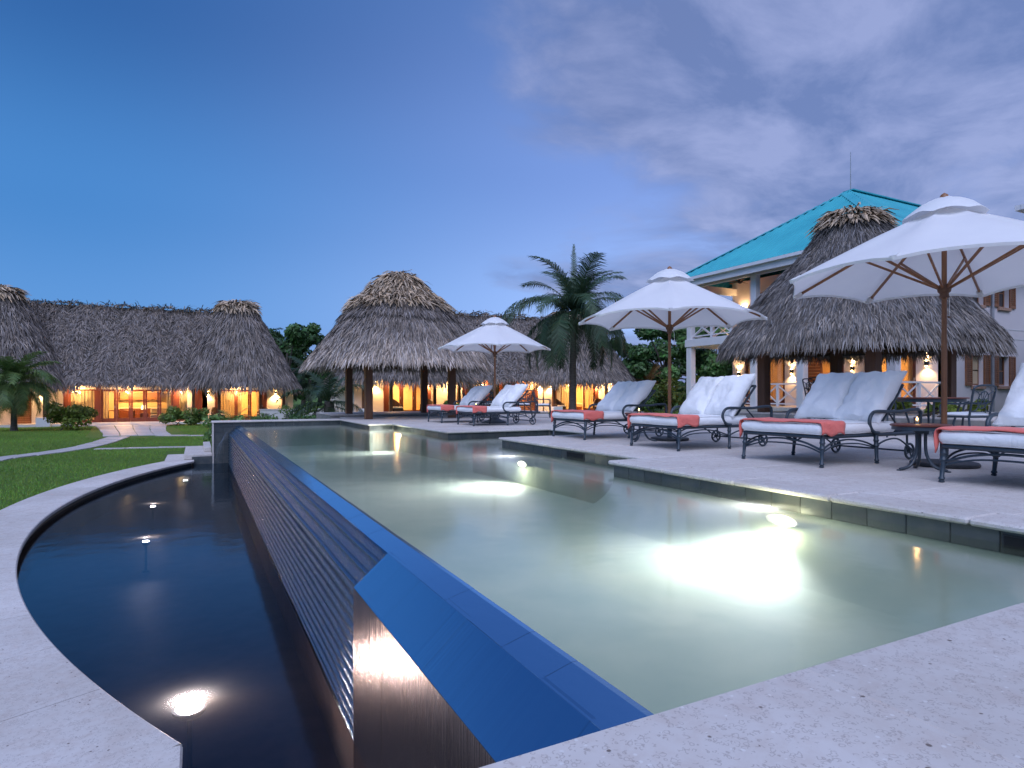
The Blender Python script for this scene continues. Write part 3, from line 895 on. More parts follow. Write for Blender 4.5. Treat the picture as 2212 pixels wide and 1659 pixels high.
# little cascade from the far end of the wall
fall = thing('waterfall', 'thin arching water curtain falling at the far end of the overflow wall', 'waterfall', (0.86, 20.6, BZ))
for s in range(3):
    vs = []; fs = []; m = 14
    for i in range(m + 1):
        t_ = i / m
        x = -0.02 - (0.28 + 0.08 * s) * t_ ** 0.75
        z = 0.98 - 0.1 * s - (0.97 - 0.1 * s) * t_ ** 1.7
        for q in (-0.09, 0.09):
            vs.append((x, q + (s - 1) * 0.17 - 0.03, z))
    fs = [(2 * i, 2 * i + 1, 2 * i + 3, 2 * i + 2) for i in range(m)]
    part('water_strand', MB().add(vs, fs), M['fall'], fall, True)

# ================================================================== PATHS
path = ob('garden_path', None, kind='structure')
def flag(poly, z, th=0.05):
    cx_ = sum(p[0] for p in poly) / len(poly); cy__ = sum(p[1] for p in poly) / len(poly)
    top = [(cx_ + (p[0] - cx_) * .985, cy__ + (p[1] - cy__) * .985) for p in poly]
    m = MB().prism(poly, z - th, z - 0.01); m.f.pop(1); n_ = len(poly)
    m.add([(p[0], p[1], z - 0.01) for p in (poly if True else 0)] + [(p[0], p[1], z) for p in top], [(i, (i + 1) % n_, n_ + (i + 1) % n_, n_ + i) for i in range(n_)] + [tuple(range(n_, 2 * n_))])
    part('flagstone', m, M['stone_dark'], path)
def ribbon(pts, widths, nx, L, jit=0.05):
    """flagstones laid along a centre line"""
    P = [Vector((p[0], p[1])) for p in pts]
    seg = [0]
    for a, b in zip(P[:-1], P[1:]): seg.append(seg[-1] + (b - a).length)
    tot = seg[-1]; n_ = max(1, int(tot / L))
    def at(s):
        for i in range(len(P) - 1):
            if s <= seg[i + 1] + 1e-6:
                t_ = (s - seg[i]) / (seg[i + 1] - seg[i])
                d_ = (P[i + 1] - P[i]).normalized()
                return P[i].lerp(P[i + 1], t_), Vector((-d_.y, d_.x)), widths[i] * (1 - t_) + widths[i + 1] * t_
        return P[-1], Vector((0, 1)), widths[-1]
    rows = []
    for k in range(n_ + 1):
        c, nn_, w_ = at(tot * k / n_)
        rows.append([c + nn_ * (w_ * (q / nx - .5)) for q in range(nx + 1)])
    for k in range(n_):
        for q in range(nx):
            g = 0.025
            quad = [rows[k][q], rows[k + 1][q], rows[k + 1][q + 1], rows[k][q + 1]]
            cc = sum(quad, Vector((0, 0))) / 4
            poly = []
            for p in quad:
                v_ = p - cc; l_ = v_.length
                poly.append(tuple(cc + v_ * ((l_ - g) / l_) + Vector((rng.uniform(-jit, jit), rng.uniform(-jit, jit))) * 0.3))
            zz = float(ground_h(cc.x, cc.y)) + 0.035
            flag(poly, zz)
def gp(px, py): return pix(px, py, LZ + 0.03)
# the wide walk from the villa steps, then the narrow branches
ribbon([gp(285, 917), gp(288, 925), gp(292, 933), gp(298, 941)], [4.2, 3.4, 2.9, 2.9], 4, 1.1)
ribbon([gp(-60, 1004), gp(0, 990), gp(100, 977), gp(180, 964), gp(225, 954), gp(258, 944)], [0.75, 0.75, 0.8, 0.85, 0.9, 0.9], 1, 1.0)
ribbon([gp(205, 968), gp(300, 966.5), gp(404, 965.5)], [0.38, 0.38, 0.38], 1, 0.9)
ribbon([gp(340, 940), gp(400, 939.5), gp(470, 939)], [0.6, 0.6, 0.6], 1, 1.0)
PATH_LINES = [([gp(285, 917), gp(298, 941)], 2.1), ([gp(-60, 1004), gp(0, 990), gp(100, 977), gp(180, 964), gp(225, 954), gp(258, 944)], 0.5),
              ([gp(205, 968), gp(404, 965.5)], 0.25), ([gp(340, 940), gp(470, 939)], 0.35)]
# lawn blades
def near_path(x, y):
    m = np.zeros(len(x), bool)
    for pts, w_ in PATH_LINES:
        for (a, b) in zip(pts[:-1], pts[1:]):
            ax, ay = a; dx, dy = b[0] - a[0], b[1] - a[1]
            t_ = np.clip(((x - ax) * dx + (y - ay) * dy) / (dx * dx + dy * dy), 0, 1)
            m |= np.hypot(x - ax - t_ * dx, y - ay - t_ * dy) < w_
    return m
def blades(name, n_, fx, fy, hmin, hmax, w_):
    x = fx(n_); y = fy(n_)
    r_ = np.hypot(x - ARC_C[0], y - ARC_C[1])
    bad = near_path(x, y) | ((r_ < ARC_R + 0.83) & (y < 21.9) & (x < 4)) | carve(x, y) | ((x > -0.95) & (x < 0.6) & (y < 25)) | ((x > 0.3) & (x < 14) & (y < 26.1)) | ((x > 13) & (y < 12.9))
    x = x[~bad]; y = y[~bad]; k = len(x)
    z = ground_h(x, y) - 0.005
    h = nrng.uniform(hmin, hmax, k); an = nrng.uniform(0, 6.283, k)
    lx = np.cos(an) * w_; ly = np.sin(an) * w_
    tx = nrng.normal(0, 0.5, k) * h; ty = nrng.normal(0, 0.5, k) * h
    V = np.empty((k, 3, 3)); V[:, 0] = np.stack([x - lx, y - ly, z], 1); V[:, 1] = np.stack([x + lx, y + ly, z], 1); V[:, 2] = np.stack([x + tx, y + ty, z + h], 1)
    F = np.arange(k * 3).reshape(k, 3)
    c = np.stack([nrng.uniform(.13, .22, k), nrng.uniform(.24, .36, k), nrng.uniform(.03, .06, k)], 1)
    patch = 0.8 + 0.35 * (np.sin(x * 0.9 + 0.5 * y) * np.sin(y * 0.7) * .5 + .5)
    c *= patch[:, None]
    o = ob(name, fast_mesh(name, V.reshape(-1, 3), F, M['blade'], np.repeat(c, 3, 0)), kind='stuff')
    return o
g1 = blades('grass', 170000, lambda n_: nrng.uniform(-11, 1, n_) , lambda n_: 8 + 40 * nrng.uniform(0, 1, n_) ** 1.4, 0.03, 0.075, 0.008)
tag(g1, 'short mown green grass of the lawn', 'grass')
g2 = blades('grass', 40000, lambda n_: nrng.uniform(8, 22, n_), lambda n_: nrng.uniform(13, 34, n_), 0.03, 0.08, 0.012)
tag(g2, 'strip of lawn grass beyond the deck by the house', 'grass')
# ================================================================== THATCH
def thatch_blades(P, N, D, L, Wd, tone, lift=0.25, jit=0.25, droop=0.25):
    """P base points (n,3), N normals, D downslope dirs; every blade a bent strip of two quads"""
    n_ = len(P)
    L = L * nrng.uniform(0.65, 1.3, n_); Wd = Wd * nrng.uniform(0.6, 1.4, n_)
    S = np.cross(N, D); S /= np.linalg.norm(S, axis=1, keepdims=True) + 1e-9
    ja = nrng.normal(0, jit, n_)
    d1 = D * np.cos(ja)[:, None] + S * np.sin(ja)[:, None]
    s1 = np.cross(N, d1); s1 /= np.linalg.norm(s1, axis=1, keepdims=True) + 1e-9
    tw = nrng.normal(0, 0.55, n_)
    s1 = s1 * np.cos(tw)[:, None] + N * np.sin(tw)[:, None]
    lf = np.abs(nrng.normal(lift, lift * 0.6, n_))
    mid = P + d1 * (L * 0.55)[:, None] + N * (lf * L * 0.5)[:, None]
    end = P + d1 * L[:, None] + N * (lf * L * 0.55)[:, None]
    end[:, 2] -= droop * L * nrng.uniform(0.2, 1.0, n_)
    P = P - N * 0.01
    h = (Wd / 2)[:, None]
    V = np.stack([P - s1 * h * .8, P + s1 * h * .8, mid - s1 * h, mid + s1 * h, end - s1 * h * .25, end + s1 * h * .25], 1)
    b = (np.arange(n_) * 6)[:, None]
    F = np.concatenate([b + np.array([[0, 1, 3, 2]]), b + np.array([[2, 3, 5, 4]])], 0)
    c = np.asarray(tone, float)
    if c.ndim == 1: c = np.repeat(c[None], n_, 0)
    g = nrng.uniform(0.35, 1.45, n_)[:, None]
    warm = nrng.uniform(0, 1, n_)[:, None]
    c = c * g * (1 + (warm - .5) * np.array([[0.16, 0.02, -0.18]]))
    C = np.repeat(c, 6, 0)
    return V.reshape(-1, 3), F, C
def join(parts):
    Vs, Fs, Cs = [], [], []; b = 0
    for V, F, C in parts:
        Vs.append(V); Fs.append(F + b); Cs.append(C); b += len(V)
    return np.concatenate(Vs), np.concatenate(Fs), np.concatenate(Cs)
GREY = np.array([0.235, 0.198, 0.172]); TAN = np.array([0.46, 0.345, 0.235]); BROWN = np.array([0.17, 0.105, 0.055])

def dome_fn(prof, ax, ay, pw):
    pr = np.array(prof, float)
    s = np.concatenate([[0], np.cumsum(np.hypot(np.diff(pr[:, 0]), np.diff(pr[:, 1])))]); s /= s[-1]
    def fn(th, t):
        r_ = np.interp(t, s, pr[:, 0]); z = np.interp(t, s, pr[:, 1])
        c = np.cos(th); q = np.sin(th)
        k = (np.abs(c) ** pw + np.abs(q) ** pw) ** (-1 / pw)
        k = 1 + (k - 1) * np.clip((t - 0.03) * 1.6, 0, 1)
        return np.stack([r_ * k * c * ax, r_ * k * q * ay, z], -1)
    return fn
def dome_frame(fn, th, t):
    e = 1e-3
    p = fn(th, t)
    dt = fn(th, np.minimum(t + e, 1)) - fn(th, np.maximum(t - e, 0)); dt /= np.linalg.norm(dt, axis=1, keepdims=True) + 1e-9
    dh = fn(th + e, t) - fn(th - e, t); dh /= np.linalg.norm(dh, axis=1, keepdims=True) + 1e-9
    nrm = np.cross(dt, dh); nrm /= np.linalg.norm(nrm, axis=1, keepdims=True) + 1e-9
    out = p * np.array([1, 1, 0]); fl = np.sign((nrm * out).sum(1)); fl[fl == 0] = 1
    nrm *= fl[:, None]
    return p, nrm, dt
def dome_roof(parent, prof, ax=1.0, ay=1.0, pw=2.6, n_=7000, L=0.75, Wd=0.06, cap_t=0.22, cap_n=900, cap_tone=TAN, tone=GREY, fringe=900, inner=700, capL=0.9, capW=0.09, cone_cap=True, light_eave=0.0, seedless=0):
    fn = dome_fn(prof, ax, ay, pw)
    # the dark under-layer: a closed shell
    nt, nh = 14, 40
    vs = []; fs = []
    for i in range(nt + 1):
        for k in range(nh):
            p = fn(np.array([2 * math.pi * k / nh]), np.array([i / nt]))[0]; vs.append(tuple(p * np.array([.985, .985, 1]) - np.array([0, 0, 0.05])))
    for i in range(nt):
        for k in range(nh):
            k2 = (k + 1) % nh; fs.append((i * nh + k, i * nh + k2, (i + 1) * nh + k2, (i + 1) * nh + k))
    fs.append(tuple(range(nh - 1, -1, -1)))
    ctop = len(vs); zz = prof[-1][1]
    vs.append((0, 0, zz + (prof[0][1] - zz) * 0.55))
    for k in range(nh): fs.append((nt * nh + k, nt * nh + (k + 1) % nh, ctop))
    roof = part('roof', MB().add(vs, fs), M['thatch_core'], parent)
    # area-weighted scatter in courses
    tt = np.sqrt(nrng.uniform(0.0, 1, n_ * 2)); rr = nrng.uniform(0, 1, n_ * 2)
    pr = np.array(prof); wgt = np.interp(tt, np.linspace(0, 1, len(pr)), pr[:, 0]) / pr[:, 0].max()
    keep = rr < wgt / np.maximum(tt, 0.15) * 0.9 + .1
    tt = tt[keep][:n_]
    course = 0.035
    tt = np.clip(np.floor(tt / course) * course + nrng.uniform(0, course * 0.9, len(tt)), 0, 0.985)
    th = nrng.uniform(0, 2 * math.pi, len(tt))
    P, N, D = dome_frame(fn, th, tt)
    lum = 1 + 0.18 * np.sin(th * 7 + tt * 9) * np.sin(tt * 31)
    tn = tone[None] * lum[:, None]
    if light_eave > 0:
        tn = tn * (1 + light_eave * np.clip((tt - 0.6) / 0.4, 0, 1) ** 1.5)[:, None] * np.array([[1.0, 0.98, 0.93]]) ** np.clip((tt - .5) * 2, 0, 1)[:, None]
    out = [thatch_blades(P, N, D, L, Wd, tn, 0.14, 0.22, 0.10)]
    # ragged eave
    th = nrng.uniform(0, 2 * math.pi, fringe); P, N, D = dome_frame(fn, th, np.full(fringe, 0.97) + nrng.uniform(-0.05, 0.02, fringe))
    D2 = D * 0.55 + np.array([0, 0, -0.75]); D2 /= np.linalg.norm(D2, axis=1, keepdims=True)
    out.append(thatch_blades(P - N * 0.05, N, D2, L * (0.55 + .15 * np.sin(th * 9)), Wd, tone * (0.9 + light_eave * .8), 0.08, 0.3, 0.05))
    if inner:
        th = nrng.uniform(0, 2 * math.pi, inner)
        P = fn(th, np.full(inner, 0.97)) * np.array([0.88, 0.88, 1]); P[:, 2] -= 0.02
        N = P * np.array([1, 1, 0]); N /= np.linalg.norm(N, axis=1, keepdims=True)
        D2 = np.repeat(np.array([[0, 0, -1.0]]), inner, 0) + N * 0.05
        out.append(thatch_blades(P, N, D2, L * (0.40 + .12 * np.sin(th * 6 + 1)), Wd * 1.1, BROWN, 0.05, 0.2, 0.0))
    V, F, C = join(out)
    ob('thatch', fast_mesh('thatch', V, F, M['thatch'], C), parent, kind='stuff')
    if cap_n:
        th = nrng.uniform(0, 2 * math.pi, cap_n); tt = nrng.uniform(0.0, cap_t, cap_n) ** 1.0
        P, N, D = dome_frame(fn, th, tt)
        P = P + N * 0.06
        V, F, C = thatch_blades(P, N, D, capL, capW, cap_tone, 0.34, 0.45, 0.05)
        ob('thatch_cap', fast_mesh('thatch_cap', V, F, M['thatch'], C), parent, kind='stuff', label='paler crown of newer palm leaves')
    return roof
def slope_roof(parent, x0, x1, ridge, eave_f, eave_b, n_=9000, L=0.8, Wd=0.075, tone=GREY, ridge_n=900):
    """gable slopes; ridge=(y,z) eave=(y,z)"""
    (yr, zr), (yf, zf), (yb, zb) = ridge, eave_f, eave_b
    part('roof', MB().add([(x0, yf, zf - .08), (x1, yf, zf - .08), (x1, yr, zr - .08), (x0, yr, zr - .08), (x1, yb, zb - .08), (x0, yb, zb - .08)],
        [(0, 1, 2, 3), (3, 2, 4, 5), (0, 3, 5), (1, 4, 2), (0, 5, 4, 1)]), M['thatch_core'], parent)
    out = []
    for (ye, ze, cnt) in ((yf, zf, n_), (yb, zb, n_ // 6)):
        t_ = nrng.uniform(0, 1, cnt); t_ = np.clip(np.floor(t_ / .035) * .035 + nrng.uniform(0, .03, cnt), 0, .98)
        x = nrng.uniform(x0, x1, cnt)
        dvec = np.array([0, ye - yr, ze - zr]); ln = np.linalg.norm(dvec); dvec = dvec / ln
        nv = np.cross(np.array([1.0, 0, 0]), dvec); nv = nv if nv[2] > 0 else -nv
        P = np.stack([x, yr + (ye - yr) * t_, zr + (ze - zr) * t_], 1)
        P += nv * (0.07 * np.sin(x * 1.7 + t_ * 6) + 0.05 * np.sin(x * 4.1))[:, None]
        N = np.repeat(nv[None], cnt, 0); D = np.repeat(dvec[None], cnt, 0)
        out.append(thatch_blades(P, N, D, L, Wd, tone, 0.2, 0.55, 0.12))
        cf = int((x1 - x0) * 50)
        x = nrng.uniform(x0, x1, cf)
        P = np.stack([x, np.full(cf, ye), np.full(cf, ze)], 1) - dvec * nrng.uniform(-.05, .3, cf)[:, None]
        D2 = np.repeat((dvec * .45 + np.array([0, 0, -.8]))[None], cf, 0); D2 /= np.linalg.norm(D2, axis=1, keepdims=True)
        out.append(thatch_blades(P, N[:1].repeat(cf, 0), D2, 0.55 + .18 * np.sin(x * 2.3) + .1 * np.sin(x * 5.9), Wd, tone, 0.1, 0.3, 0.05))
    # ragged ridge
    x = nrng.uniform(x0, x1, ridge_n); sg = np.where(nrng.uniform(0, 1, ridge_n) < .6, -1, 1)
    P = np.stack([x, np.full(ridge_n, yr), zr + 0.05 + 0.06 * np.sin(x * 2.1) + 0.05 * np.sin(x * 6.3)], 1)
    D = np.stack([nrng.normal(0, .4, ridge_n), sg * 1.0, nrng.normal(-0.25, .4, ridge_n)], 1); D /= np.linalg.norm(D, axis=1, keepdims=True)
    N = np.repeat(np.array([[0, 0, 1.0]]), ridge_n, 0)
    out.append(thatch_blades(P, N, D, 0.6, Wd * 1.2, TAN * 0.45, 0.2, .5, 0.3))
    V, F, C = join(out)
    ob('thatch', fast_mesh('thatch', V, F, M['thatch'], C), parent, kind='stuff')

# ================================================================== FACADES
def curtain_mb(u0, u1, w, z0, z1, xf, amp=0.04, gather=1.0):
    m = MB(xf); n_ = max(10, int((u1 - u0) * 28)); vs = []
    for z, g in ((z0, gather), (z0 + (z1 - z0) * .45, (1 + gather) / 2), (z1, 1.0)):
        for i in range(n_ + 1):
            t_ = i / n_
            vs.append((u0 + (u1 - u0) * t_ * g, w + amp * math.sin(i * 1.15) * (0.6 + 0.4 * math.sin(i * .37)), z))
    r_ = n_ + 1
    m.add(vs, [(j * r_ + i, j * r_ + i + 1, (j + 1) * r_ + i + 1, (j + 1) * r_ + i) for j in range(2) for i in range(n_)])
    return m
def louver_parts(parent, u0, u1, w, z0, z1, xf, mat, th=0.05, st=0.08, n_=16, name='shutter'):
    """framed louvre leaf: frame part with slats as sub-parts"""
    m = MB(xf).box(u0, u0 + st, w, w + th, z0, z1).box(u1 - st, u1, w, w + th, z0, z1).box(u0 + st, u1 - st, w, w + th, z0, z0 + st * 1.4).box(u0 + st, u1 - st, w, w + th, z1 - st, z1)
    sh = part(name, m, mat, parent)
    zz = z0 + st * 1.4; dz = (z1 - st - zz) / n_
    for k in range(n_):
        a = zz + (k + .5) * dz
        part('slat', MB(xf).add([(u0 + st, w + .006, a - dz * .42), (u1 - st, w + .006, a - dz * .42), (u1 - st, w + th - .006, a + dz * .40), (u0 + st, w + th - .006, a + dz * .40),
                                 (u0 + st, w + .006, a - dz * .42 + .014), (u1 - st, w + .006, a - dz * .42 + .014), (u1 - st, w + th - .006, a + dz * .40 + .014), (u0 + st, w + th - .006, a + dz * .40 + .014)],
                                [(0, 1, 2, 3), (4, 7, 6, 5), (0, 4, 5, 1), (1, 5, 6, 2), (2, 6, 7, 3), (3, 7, 4, 0)]), mat, sh)
    return sh
def facade(parent, xf, bays, z0, H, ztop, wallmat, wood, thick=0.25, handles=True):
    """xf maps (u along, w outward depth: w=0 outer face, +w inside, z). bays: list of (u0,u1,type)"""
    for (u0, u1, ty) in bays:
        if ty == 'wall':
            part('wall', MB(xf).box(u0, u1, 0, thick, z0, ztop), wallmat, parent); continue
        if ty == 'post':
            part('post', MB(xf).box(u0, u1, -0.03, thick - .03, z0, ztop, 0.01), wood, parent); continue
        if H < ztop - 0.05:
            part('lintel', MB(xf).box(u0, u1, 0.002, thick - .002, z0 + H, ztop), wallmat, parent)
        if ty == 'open': continue
        if ty == 'curtain':
            fr = part('window', MB(xf).box(u0, u0 + .09, .03, .13, z0, z0 + H).box(u1 - .09, u1, .03, .13, z0, z0 + H).box(u0 + .09, u1 - .09, .03, .13, z0, z0 + .18).box(u0 + .09, u1 - .09, .03, .13, z0 + H - .1, z0 + H), wood, parent)
            part('pane', MB(xf).box(u0 + .09, u1 - .09, .075, .081, z0 + .18, z0 + H - .1), M['glass'], fr)
            part('curtain', curtain_mb(u0 + .06, u1 - .06, 0.26, z0 + .02, z0 + H - .02, xf), M['curtain'], parent)
        if ty in ('door', 'door_curtain'):
            k = max(1, round((u1 - u0) / 0.95)); d_ = (u1 - u0) / k
            for i in range(k):
                a = u0 + i * d_ + .006; b = u0 + (i + 1) * d_ - .006; s = 0.12
                fr = part('door', MB(xf).box(a, a + s, .04, .10, z0, z0 + H).box(b - s, b, .04, .10, z0, z0 + H).box(a + s, b - s, .04, .10, z0, z0 + .26).box(a + s, b - s, .04, .10, z0 + H - .14, z0 + H), wood, parent)
                part('pane', MB(xf).box(a + s, b - s, .066, .074, z0 + .26, z0 + H - .14), M['glass'], fr)
                if handles:
                    part('handle', MB(xf).box(b - s * .65, b - s * .4, .005, .04, z0 + .95, z0 + 1.12), M['metal_grey'], fr)
            if ty == 'door_curtain':
                part('curtain', curtain_mb(u0 + .05, u0 + .45, 0.26, z0 + .02, z0 + H - .02, xf, gather=.8), M['curtain'], parent)
                part('curtain', curtain_mb(u1 - .42, u1 - .05, 0.26, z0 + .02, z0 + H - .02, xf), M['curtain'], parent)
        if ty == 'louver':
            k = max(1, round((u1 - u0) / 0.8)); d_ = (u1 - u0) / k
            for i in range(k):
                louver_parts(parent, u0 + i * d_ + .006, u0 + (i + 1) * d_ - .006, .04, z0, z0 + H, xf, M['louver'])
def room(parent, xf, u0, u1, w0, depth, z0, z1, power, col=(1.0, 0.48, 0.15), tone='interior', lamps=None):
    part('room_shell', MB(xf).add([(u0, w0, z0), (u1, w0, z0), (u1, w0 + depth, z0), (u0, w0 + depth, z0), (u0, w0, z1), (u1, w0, z1), (u1, w0 + depth, z1), (u0, w0 + depth, z1)],
        [(2, 3, 7, 6), (0, 4, 7, 3), (1, 2, 6, 5), (4, 5, 6, 7)]), M[tone], parent)
    part('room_floor', MB(xf).add([(u0, w0, z0 + .004), (u1, w0, z0 + .004), (u1, w0 + depth, z0 + .004), (u0, w0 + depth, z0 + .004)], [(0, 1, 2, 3)]), M['interior_floor'], parent)
    for (u, w, z, p) in (lamps or [((u0 + u1) / 2, w0 + depth * .5, z1 - .35, power)]):
        lamp('room_lamp', 'POINT', xf @ Vector((u, w, z)), p, col, parent, 0.12)

# wall lamps that light a wall
def wall_lamp(loc, out, label, power=16, group='lamps on the villa walls', updown=True):
    """loc on the wall face; out = outward unit vector (x,y)"""
    rz = math.atan2(out[1], out[0]) - math.pi / 2
    t = thing('wall_lamp', label, 'wall lamp', loc, rz, group)
    part('back_plate', MB().box(-.05, .05, 0.001, .015, -.09, .09, .004), M['iron_dark'], t)
    part('lamp_cup', MB().lathe([(.055, -.075), (.06, -.07), (.06, -.01), (.04, 0), (.06, .01), (.06, .07), (.055, .075)], 14, c=(0, .085, 0)), M['iron_dark'], t, True)
    part('bulb', MB().lathe([(0, .08), (.03, .085), (.035, .105), (.0, .13)], 10, c=(0, .085, 0)), M['bulb'], t, True)
    part('bulb', MB().lathe([(0, -.13), (.035, -.105), (.03, -.085), (0, -.08)], 10, c=(0, .085, 0)), M['bulb'], t, True)
    lamp('wall_lamp_down', 'SPOT', (0, .10, -.14), power, (1.0, 0.60, 0.26), t, 0.03, (0, .06, -1), 130, .8)
    if updown: lamp('wall_lamp_up', 'SPOT', (0, .10, .14), power, (1.0, 0.60, 0.26), t, 0.03, (0, .06, 1), 130, .8)
    return t

def porch_lamp(loc, label, power):  # small eave bulbs, their number raised to warm the villa fronts
    t = thing('porch_lamp', label, 'lamp', loc, 0, 'small hanging lamps under the villa eaves')
    part('lamp_cord', MB().tube([(0, 0, .06), (0, 0, .55)], .006, 5), M['iron_dark'], t)
    part('lamp_cap', MB().lathe([(.012, .07), (.05, .05), (.055, .02)], 12), M['iron_dark'], t, True)
    part('bulb', MB().lathe([(0, -.04), (.03, -.025), (.038, .0), (.025, .03), (0, .035)], 12), M['bulb'], t, True)
    lamp('porch_lamp_light', 'POINT', (0, 0, -.09), power, (1.0, .55, .22), t, .03)
# wicker armchair
def wicker_chair(loc, rz, label):
    t = thing('wicker_armchair', label, 'armchair', loc, rz, 'wicker armchairs on the porches')
    m = MB()
    # barrel back: curved wall, front open towards -y
    vs = []; fs = []; n_ = 18
    for i in range(n_ + 1):
        a = math.pi * (-0.12 + 1.24 * i / n_)
        s = math.sin(a)
        top = 0.62 + 0.36 * max(0, s) ** 1.4
        for r_ in (0.40, 0.34):
            vs.append((r_ * math.cos(a), r_ * math.sin(a) * .95, 0.12)); vs.append((r_ * math.cos(a) * 1.08, r_ * math.sin(a) * 1.06 + .03, top))
    for i in range(n_):
        b = i * 4
        fs += [(b, b + 4, b + 5, b + 1), (b + 2, b + 3, b + 7, b + 6), (b + 1, b + 5, b + 7, b + 3), (b, b + 2, b + 6, b + 4)]
    fs += [(0, 1, 3, 2), (n_ * 4, n_ * 4 + 2, n_ * 4 + 3, n_ * 4 + 1)]
    part('wicker_back', m.add(vs, fs), M['wicker'], t, True)
    part('wicker_seat', MB().box(-.36, .36, -.36, .30, .14, .40, .04), M['wicker'], t)
    part('seat_cushion', MB().box(-.32, .32, -.37, .24, .402, .50, .04), M['cream_fabric'], t)
    for sx_ in (-1, 1):
        for sy_ in (-1, 1):
            part('leg', MB().box(sx_ * .32 - .025, sx_ * .32 + .025, sy_ * .28 - .025, sy_ * .28 + .025, 0, .139), M['wicker'], t)
    return t

# ================================================================== LEFT VILLA
def villa(name, label, cx1, cx2, yf, zf, eave_z, ridge_z, cone_top, rad, bays_mid, bays_l, bays_r, n_th, lampdefs):
    v = thing(name, label, 'villa', (0, yf, zf))
    I = Matrix.Identity(4)
    ez = eave_z - zf; rzz = ridge_z - zf; ct = cone_top - zf
    part('plinth', MB().box(cx1 - rad * .86, cx2 + rad * .86, -1.6, 7.5, -0.9, -0.02, .02), M['plaster'], v)
    part('porch_floor', MB().box(cx1 - rad * .86 + .01, cx2 + rad * .86 - .01, -1.59, 0.3, -0.018, 0.0), M['stone_dark'], v)
    slope_roof(v, cx1 + .5, cx2 - .5, (3.6, rzz), (-0.95, ez + .10), (8.2, ez + .10), n_th * 3, .5, .042)
    for c in (cx1, cx2):
        e = ob('pavilion_roof', None, v, loc=(c, 1.6, 0))
        k = rad / 4.3
        prof = [(0.55 * k, ct), (0.95 * k, ct - .22), (1.30 * k, ct - .75), (1.85 * k, ct - .25 * (ct - ez)), (3.0 * k, ez + .42 * (ct - ez)), (3.75 * k, ez + .18 * (ct - ez)), (4.25 * k, ez + .30), (4.35 * k, ez)]
        dome_roof(e, prof, 1, 1, 2.8, n_=int(n_th * 2.4), L=.7, Wd=.042, cap_t=.11, cap_n=520, capL=.8, capW=.1, fringe=2000, inner=300)
    H = 2.25; zt = ez + 0.75
    facade(v, I, bays_mid, 0, H, zt, M['plaster'], M['mahogany'])
    facade(v, I, bays_l, 0, H, zt, M['plaster'], M['mahogany'])
    facade(v, I, bays_r, 0, H, zt, M['plaster'], M['mahogany'])
    for c in (cx1, cx2):
        for dx in (-.70, -.32, .32, .70):
            part('post', MB().box(c + rad * dx - .10, c + rad * dx + .10, -1.25, -1.05, 0, ez + .45, .015), M['post'], v)
        for dx in (-.70, .70):
            part('planter', MB().box(c + rad * dx - .38, c + rad * dx + .38, -1.75, -1.27, -.4, .42, .02), M['white'], v)
        for s in (-1, 1):
            part('wall', MB().box(c + s * rad * .80 - .12, c + s * rad * .80 + .12, .27, 5.0, 0, zt), M['plaster'], v)
    part('back_wall', MB().box(cx1 - rad * .8, cx2 + rad * .8, 6.6, 6.8, 0, zt), M['plaster'], v)
    for (u0, u1, pw) in lampdefs:
        room(v, I, u0, u1, .3, 4.2, 0, 2.7, pw)
    return v
def bay(*seq):
    u = seq[0]; out = []
    for w_, ty in seq[1:]:
        out.append((u, u + w_, ty)); u += w_
    return out
LV = villa('thatched_villa', 'long thatched villa beyond the lawn with lit glass doors', -11.7, 2.8, 50.0, -1.05, 1.45, 7.35, 7.95, 4.3,
           bay(-8.4, (.5, 'wall'), (.3, 'post'), (1.5, 'curtain'), (.3, 'post'), (4.3, 'door_curtain'), (.3, 'post'), (1.25, 'curtain'), (.3, 'post'), (.34, 'wall')),
           bay(-15.1, (.9, 'wall'), (2.4, 'door_curtain'), (1.2, 'wall'), (1.0, 'louver'), (1.2, 'wall')),
           bay(-.61, (.35, 'wall'), (.3, 'post'), (1.15, 'wall'), (.3, 'post'), (1.1, 'curtain'), (1.9, 'door_curtain'), (.25, 'post'), (1.05, 'wall'), (.25, 'post'), (.6, 'wall')),
           6500, [(-8.3, -0.7, 600), (0.3, 5.9, 480), (-15, -9, 400)])
MV = villa('thatched_villa', 'thatched villa behind the open palm shelter and coconut palm with glowing rooms', 12.0, 25.3, 38.0, -0.42, 1.75, 6.75, 7.1, 4.4,
           bay(15.4, (.4, 'wall'), (.3, 'post'), (1.3, 'curtain'), (.3, 'post'), (2.0, 'door'), (.3, 'post'), (1.3, 'louver'), (.3, 'post'), (.5, 'wall')),
           bay(8.6, (.6, 'wall'), (.25, 'post'), (1.0, 'wall'), (.3, 'post'), (2.6, 'door_curtain'), (.25, 'post'), (1.2, 'wall'), (.25, 'post'), (.5, 'wall')),
           bay(22.0, (.9, 'wall'), (.25, 'post'), (.35, 'wall'), (1.0, 'curtain'), (1.0, 'open'), (1.0, 'door_curtain'), (.3, 'post'), (1.3, 'wall'), (.25, 'post'), (.4, 'wall')),
           6000, [(15.3, 22.1, 1300), (9.0, 15.0, 800), (22.2, 28.6, 1000)])
# wide steps before the left villa doors
part('step', MB().box(-6.9, -1.4, -2.35, -1.62, -.5, -.05, .02), M['stone_dark'], LV)
part('step', MB().box(-7.3, -1.0, -3.05, -2.36, -.5, -.10, .02), M['stone_dark'], LV)
